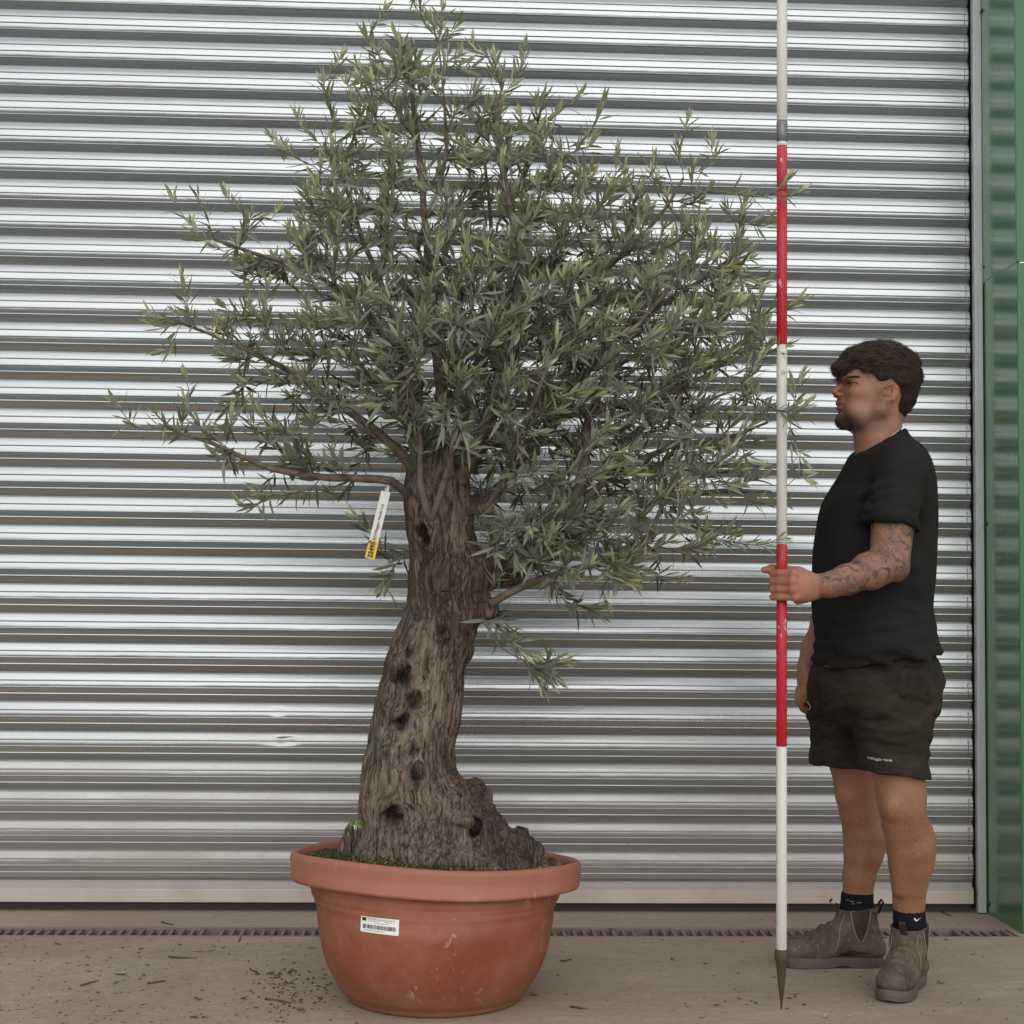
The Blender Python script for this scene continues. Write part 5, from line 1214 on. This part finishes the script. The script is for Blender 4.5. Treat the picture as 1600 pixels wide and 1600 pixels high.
# ---- boots and socks
def boot(heel, toe, mir):
    a = np.array([*(np.asarray(toe)[:2] - np.asarray(heel)[:2]), 0.0]); L = np.linalg.norm(a[:2]); s = L / 0.305; e1 = a / np.linalg.norm(a); e1[2] = 0; e2 = np.array([-e1[1], e1[0], 0]); O = np.array([heel[0], heel[1], 0.0])
    Tm = lambda p: O + s * (np.asarray(p)[..., 0:1] * e1 + mir * np.asarray(p)[..., 1:2] * e2 + np.asarray(p)[..., 2:3] * np.array([0, 0, 1.0]))
    f = Field(np.arange(-.03, .33, .0042), np.arange(-.075, .075, .0042), np.arange(.012, .185, .0042))
    f.ell((.052, 0, .07), (.052, .040, .062), 0); f.loft([(.05, .068, 0, .062, .041), (.10, .070, 0, .0575, .045), (.14, .069, 0, .0555, .049), (.178, .067, 0, .058, .052)], .02, n=2.2)
    f.chain([((.095, 0, .10), .042), ((.155, .002, .068), .040), ((.205, .003, .050), .036)], .03)
    f.ell((.20, .003, .045), (.070, .050, .036), .02); f.ell((.248, .004, .047), (.050, .0455, .0335), .02); f.ell((.03, 0, .05), (.040, .037, .045), .02)
    f.warp(lambda p: -0.0022 * fbm(p * 40, 2) - 0.0030 * np.exp(-((p[:, 0] - .175) / .035) ** 2) * np.sin(p[:, 0] * 260 + 2 * vnoise(p * 25)) * (p[:, 2] > .05), .03)
    f.half((0, 0, .027), (0, 0, -1)); f.half((.065, 0, .166), (0.10, 0, 1))
    f.loft([(.10, .069, 0, .048, .038), (.19, .067, 0, .0535, .0475)], .003, 's')
    bv, bq = f.mesh(1); bq2 = bq if mir > 0 else bq[:, ::-1]
    t = thing_part = obj('boot', Tm(bv), bq2, BOOT, man)
    bb = bvh_of(bv, bq)
    hw = [(-.002, .012), (.004, .022), (.018, .033), (.045, .038), (.085, .0365), (.13, .038), (.17, .045), (.205, .051), (.24, .0505), (.27, .043), (.288, .030), (.299, .014), (.302, .004)]
    xs_ = np.concatenate([np.linspace(0, 1, 30)]); U = np.interp(xs_, np.linspace(0, 1, len(hw)), [h[0] for h in hw]); Wd = np.interp(xs_, np.linspace(0, 1, len(hw)), [h[1] for h in hw])
    loop = [(a_, b_ + .003) for a_, b_ in zip(U, Wd)] + [(a_, -b_ + .003) for a_, b_ in zip(U[::-1], Wd[::-1])]
    sv = []; n = len(loop); cx = .15
    for zq, sc_ in ((.0, .965), (.003, .99), (.012, 1.0), (.0125, 1.012), (.0215, 1.012), (.0225, 1.0), (.027, .995), (.0295, .965)):
        for a_, b_ in loop:
            zb = zq + (0.0055 * (0.5 + 0.5 * math.tanh((a_ - .095) / .006)) * (0.5 - 0.5 * math.tanh((a_ - .135) / .012)) if zq < .005 else 0) + 0.006 * max(0, (a_ - .25) / .05) ** 2
            tread = .0025 if zq < .001 and int(a_ * 90) % 2 else 0
            sv.append((cx + (a_ - cx) * sc_, b_ * sc_, zb + tread))
    sf = [(i * n + j, i * n + (j + 1) % n, (i + 1) * n + (j + 1) % n, (i + 1) * n + j) for i in range(7) for j in range(n)] + [tuple(range(n))[::-1], tuple(7 * n + j for j in range(n))]
    obj('sole', Tm(np.array(sv)), sf if mir > 0 else [q_[::-1] for q_ in sf], SOLE, t, False)
    # elastic side panels, stitching, pull tabs
    for sd in (-1, 1):
        out = []
        for i in range(13):
            t_ = i / 12; out.append((.042 + .056 * t_, sd * .12, .164 - .085 * math.sin(math.pi * t_) ** 0.7 - .006 * t_))
        top = [(.042 + .056 * (i / 12), sd * .12, .1635 - .006 * i / 12) for i in range(13)]; g = []
        for r_ in range(6):
            for o1, t1 in zip(out, top): g.append(np.array(t1) + (np.array(o1) - np.array(t1)) * r_ / 5)
        g = drape(bb, g, (0, -sd, 0), .0012, .05); gf = [(r_ * 13 + i, r_ * 13 + i + 1, r_ * 13 + 14 + i, r_ * 13 + 13 + i) for r_ in range(5) for i in range(12)]
        obj('elastic_panel', Tm(g), gf, GORE, t)
        m_ = MB(); o2 = drape(bb, out, (0, -sd, 0), .0018, .05); m_.tube(o2, .0014, 5); o3 = drape(bb, [(.112, sd * .12, .15), (.125, sd * .12, .12), (.13, sd * .12, .09), (.138, sd * .12, .06), (.15, sd * .12, .04)], (0, -sd, 0), .0012, .05); m_.tube(o3, .0012, 5)
        o4 = drape(bb, [(.035, sd * .12, .12), (.022, sd * .12, .09), (.01, sd * .12, .065)], (0, -sd, 0), .0012, .05); m_.tube(o4, .0012, 5)
        m_.V = [tuple(v) for v in Tm(np.array(m_.V))]; m_.build('stitching', STITCH, t, True)
    for x_, dx in ((.010, -.012), (.123, .018)):
        m_ = MB(); w = .009
        c_ = [(x_ + (.004 if dx < 0 else -.004), .150), (x_ + dx * .3, .176), (x_ + dx * 1.0, .186), (x_ + dx * 1.35, .178), (x_ + dx * .7, .160), (x_ + dx * .1, .146)]
        V_ = [(a_, sg * w, b_) for a_, b_ in c_ for sg in (-1, 1)] + [(a_ + .0012, sg * w, b_ + .0008) for a_, b_ in c_ for sg in (-1, 1)]
        F_ = [(2 * i, 2 * i + 1, 2 * i + 3, 2 * i + 2) for i in range(5)] + [(12 + 2 * i, 12 + 2 * i + 2, 12 + 2 * i + 3, 12 + 2 * i + 1) for i in range(5)] + [(2 * i + k_, 2 * i + 2 + k_, 14 + 2 * i + k_, 12 + 2 * i + k_) for i in range(5) for k_ in (0, 1)]
        obj('pull_tab', Tm(np.array(V_)), F_, GORE, t, False)
    return t, Tm, s
aR = J(1339.5, 1440, 4.382); dR = np.array([-.999, .03]); hR = aR[:2] - dR * .068; tR = aR[:2] + dR * .232
aL = J(1421, 1440, 4.154); dL = np.array([-.52, -.854]); hL = aL[:2] - dL * .066; tL = aL[:2] + dL * .226
boot(hR, tR, 1); boot(hL, tL, 1)
def sock(pts, off):
    f = Field(np.arange(pts[0][0][0] - .1, pts[0][0][0] + .1, .004), np.arange(pts[0][0][1] - .1, pts[0][0][1] + .1, .004), np.arange(pts[-1][0][2] - .01, pts[0][0][2] + .01, .004))
    f.chain(pts, .01); f.half(pts[0][0] - (0, 0, .002), (0, 0, 1)); f.half(pts[-1][0] + (0, 0, .002), (0, 0, -1)); f.warp(lambda p: -.0012 * fbm(np.stack([p[:, 0] * 12, p[:, 1] * 12, p[:, 2] * 90], -1), 2), .02)
    v, q_ = f.mesh(1); return obj('sock', v, q_, SOCK, man), bvh_of(v, q_)
s1, sb1 = sock([(J(1420, 1419, 4.150), .0415), (J(1421, 1438, 4.153), .0405), (J(1421, 1500, 4.155), .040)], 0)
s2, sb2_ = sock([(J(1340, 1393, 4.376), .0450), (J(1339, 1415, 4.380), .0435), (J(1339, 1470, 4.382), .042)], 0)
sw = [(0, 0), (2, 3.2), (5.5, 4.2), (14.5, -2.2), (7, 1.6), (3.6, 1.7), (2.2, 0.2), (2.6, -2.2)]
c = J(1433, 1439, 4.08); sv = np.array([c + np.array([a * .00155, 0, -b * .00155]) for a, b in sw])
obj('emblem', drape(sb1, sv, (0, 1, 0), .0012, .1), [(0, 1, 6, 7), (1, 2, 5, 6), (2, 3, 4, 5)], WHITE, s1, False)
mk = MB()
for x, y, l in ((1323, 1406, 3), (1328, 1408.5, 6), (1338, 1410.5, 8), (1331, 1412, 3)): mk.tube(drape(sb2_, np.array([J(x + l * t, y + .2 * t, 4.2) for t in (0, .5, 1)]), (0, 1, 0), .001, .1), .0010, 4)
mk.build('emblem', INKG, s2)
# ---- neck chain and wrist cord
CHAIN = M('pale_metal_chain', (0.75, 0.70, 0.6), 0.25, 0.9).m
mc = MB()
pts = []
for a in np.linspace(0, 2 * math.pi, 44, endpoint=False):
    d = tx * math.cos(a) + np.array([0, 1.0, 0]) * math.sin(a); fr_ = .5 * (1 + math.cos(a)) if tx[0] < 0 else .5 * (1 - math.cos(a)); o_ = cn + ax * (0.0085 - 0.020 * fr_); h = body_bvh.ray_cast(Vector(o_ + d * .12), Vector(-d)); pts.append(np.array(h[0]) + d * .0012)
mc.tube(pts + pts[:1], .0019, 6, False); mc.build('neck_chain', CHAIN, man, True)
mc = MB(); c = J(1264, 1036, 4.405); pts = []
for a in np.linspace(0, 2 * math.pi, 30, endpoint=False):
    d = np.array([math.cos(a), math.sin(a), 0.12 * math.cos(a)]); h = body_bvh.ray_cast(Vector(c + d * .07), Vector(-d)); pts.append(np.array(h[0]) + d * .001 if h[0] is not None and np.linalg.norm(np.array(h[0]) - c) < .031 else c + d * .0268)
mc.tube(pts + pts[:1], .0017, 6, False); mc.build('bracelet', M('red_white_cord', (0.45, 0.33, 0.30), 0.7).m, man, True)

# ------------------------------------------------------------------ fallen twigs, leaves and crumbs on the yard
DRYL = mat_twig('dry_leaf', (0.20, 0.145, 0.085), (0.38, 0.30, 0.20)); DRYT = mat_twig('dry_twig_bark', (0.055, 0.036, 0.024), (0.15, 0.10, 0.065))
def gz(px, py): g = G(px, py); return np.array([g[0], g[1], 0.0])
tw_spots = [
 (140, 1538, 28, 12, 'dry brown twig lying alone on the concrete in the lower left corner'),
 (245, 1536, 24, 6, 'dark dry twig on the concrete halfway between the left edge and the tub'),
 (285, 1498, 36, -4, 'longest dark twig of the litter just in front of the drain left of the tub'),
 (318, 1487, 28, -2, 'pale twig lying level right behind the longest dark twig left of the tub'),
 (398, 1520, 30, -14, 'slanted twig beside the dark soil crumbs left of the tub'),
 (435, 1566, 40, -8, 'long slanting twig in front of the dark crumbs at the lower left of the tub'),
 (458, 1556, 30, 22, 'short twig crossing the pale straw near the foot of the tub on its left'),
 (375, 1468, 26, 30, 'steeply tilted twig touching the front edge of the drain left of the tub'),
 (262, 1444, 24, -12, 'broken twig lying on the threshold strip behind the drain'),
 (905, 1577, 24, -6, 'thin twig on the concrete right of the foot of the tub'),
 (1480, 1430, 32, -22, 'dark twig on the threshold strip right of the man by the green wall'),
 (885, 1502, 18, 10, 'small twig on the concrete right of the tub near the drain')]
for i, (x, y, l, a, lb) in enumerate(tw_spots):
    c = gz(x, y); L = l * 1.0 / (FPX / c[1]); th = R(a * 3.2 + random.uniform(-10, 10)); d = np.array([math.cos(th), math.sin(th) * 1.6, 0]); d /= np.linalg.norm(d); L *= 1.25
    pts = [c + d * L * (t - .5) + np.array([0, random.gauss(0, .002), .0028 + abs(random.gauss(0, .0012))]) for t in (0, .3, .6, 1)]
    o = MB().tube(pts, [.0026, .0024, .002, .0012], 6).build('dry_twig', DRYL if 'pale' in lb else DRYT, None, True)
    tag(o, lb, 'twig', 'dry twigs scattered on the concrete')
lf_spots = [
 (90, 1476, 12, 'curled dry leaf by the drain near the left edge'), (220, 1484, 12, 'curled dry leaf in front of the drain, left of the long dark twig'), (188, 1523, 22, 'pale flat dry leaf on the open concrete in the lower left'),
 (310, 1563, 13, 'small pale curled leaf on the concrete toward the bottom, left of the tub'), (303, 1590, 18, 'dry leaf at the bottom edge of the picture left of the tub'), (380, 1561, 18, 'pale dry leaf between the bottom edge and the dark crumbs'),
 (470, 1580, 16, 'pale straw coloured leaf at the bottom left of the tub foot'), (835, 1556, 14, 'dry leaf close to the right side of the tub foot'), (955, 1452, 10, 'tiny dry leaf lying on the drain right of the tub'),
 (1050, 1500, 11, 'dry leaf on the concrete between the tub and the pole'), (1120, 1572, 12, 'dry leaf near the bottom edge left of the pole tip'), (1290, 1590, 13, 'dry leaf at the bottom edge between the pole tip and the boot')]
def leaf_bit(x, y, l):
    c = gz(x, y); L = l / (FPX / c[1]) * 1.2; th = random.uniform(0, 6.3); d = np.array([math.cos(th), math.sin(th), 0]); s_ = np.array([-d[1], d[0], 0]); W = L * random.uniform(.14, .25); k = min(1, l / 12)
    V_ = [c - d * L / 2 + (0, 0, .002 * k), c - d * L * .1 - s_ * W + (0, 0, .004 * k), c - d * L * .1 + (0, 0, .0015 * k), c - d * L * .1 + s_ * W + (0, 0, .006 * k), c + d * L * .25 - s_ * W * .8 + (0, 0, .006 * k), c + d * L * .25 + (0, 0, .003 * k), c + d * L * .25 + s_ * W * .8 + (0, 0, .008 * k), c + d * L / 2 + (0, 0, .009 * k)]
    return V_, [(0, 1, 2), (0, 2, 3), (1, 4, 5, 2), (2, 5, 6, 3), (4, 7, 5), (5, 7, 6)]
for x, y, l, lb in lf_spots:
    tag(obj('dry_leaf', *leaf_bit(x, y, l), DRYL), lb, 'leaf', 'dry leaves scattered on the concrete')
lt = MB()
for _ in range(170):
    x = random.uniform(-20, 560) if random.random() < .7 else random.uniform(0, 1600); lt.add(*leaf_bit(x, random.uniform(1468, 1605), random.uniform(4, 9)))
for _ in range(60):
    x = random.uniform(-20, 540) if random.random() < .7 else random.uniform(0, 1600); c = gz(x, random.uniform(1468, 1605)); th = random.gauss(0, .5); L = random.uniform(.008, .022); d = np.array([math.cos(th), math.sin(th), 0])
    lt.tube([c - d * L / 2 + (0, 0, .0015), c + (0, 0, .002), c + d * L / 2 + (0, 0, .0012)], [.0011, .0011, .0006], 4)
tag(lt.build('leaf_litter', DRYL, None, True), 'tiny pale leaf scraps and straw strewn over the concrete yard', 'litter', kind='stuff')
cr = MB()
def crumb(c, r):
    n = 5; V_ = [c + np.array([r * random.uniform(.6, 1.2) * math.cos(6.283 * i / n), r * random.uniform(.5, 1) * math.sin(6.283 * i / n), 0.0005]) for i in range(n)] + [c + np.array([0, 0, r * random.uniform(.4, .9)])]
    cr.add(V_, [(i, (i + 1) % n, n) for i in range(n)])
for _ in range(330):
    x = random.uniform(-20, 480) if random.random() < .6 else random.uniform(0, 1600); y = random.uniform(1466, 1605); crumb(gz(x, y), random.uniform(.0012, .0042))
for cx_, cy_, n, sx, sy in ((440, 1535, 90, 26, 14), (455, 1570, 60, 20, 14), (430, 1523, 40, 12, 5), (500, 1545, 50, 18, 16), (1330, 1428, 20, 30, 8), (1380, 1490, 20, 60, 20), (1205, 1560, 25, 60, 14)):
    for _ in range(n): crumb(gz(random.gauss(cx_, sx), max(1466, random.gauss(cy_, sy))), abs(random.gauss(.003, .002)) + .001)
for x, y, r in ((1478, 1469, .008), (1211, 1440, .006), (1498, 1444, .006), (438, 1523, .010), (446, 1537, .011), (1190, 1437, .005), (885, 1554, .006)): crumb(gz(x, y), r)
tag(cr.build('ground_debris', DRYT, None, True), 'dark crumbs of soil and bark scattered over the concrete yard', 'debris', kind='stuff')
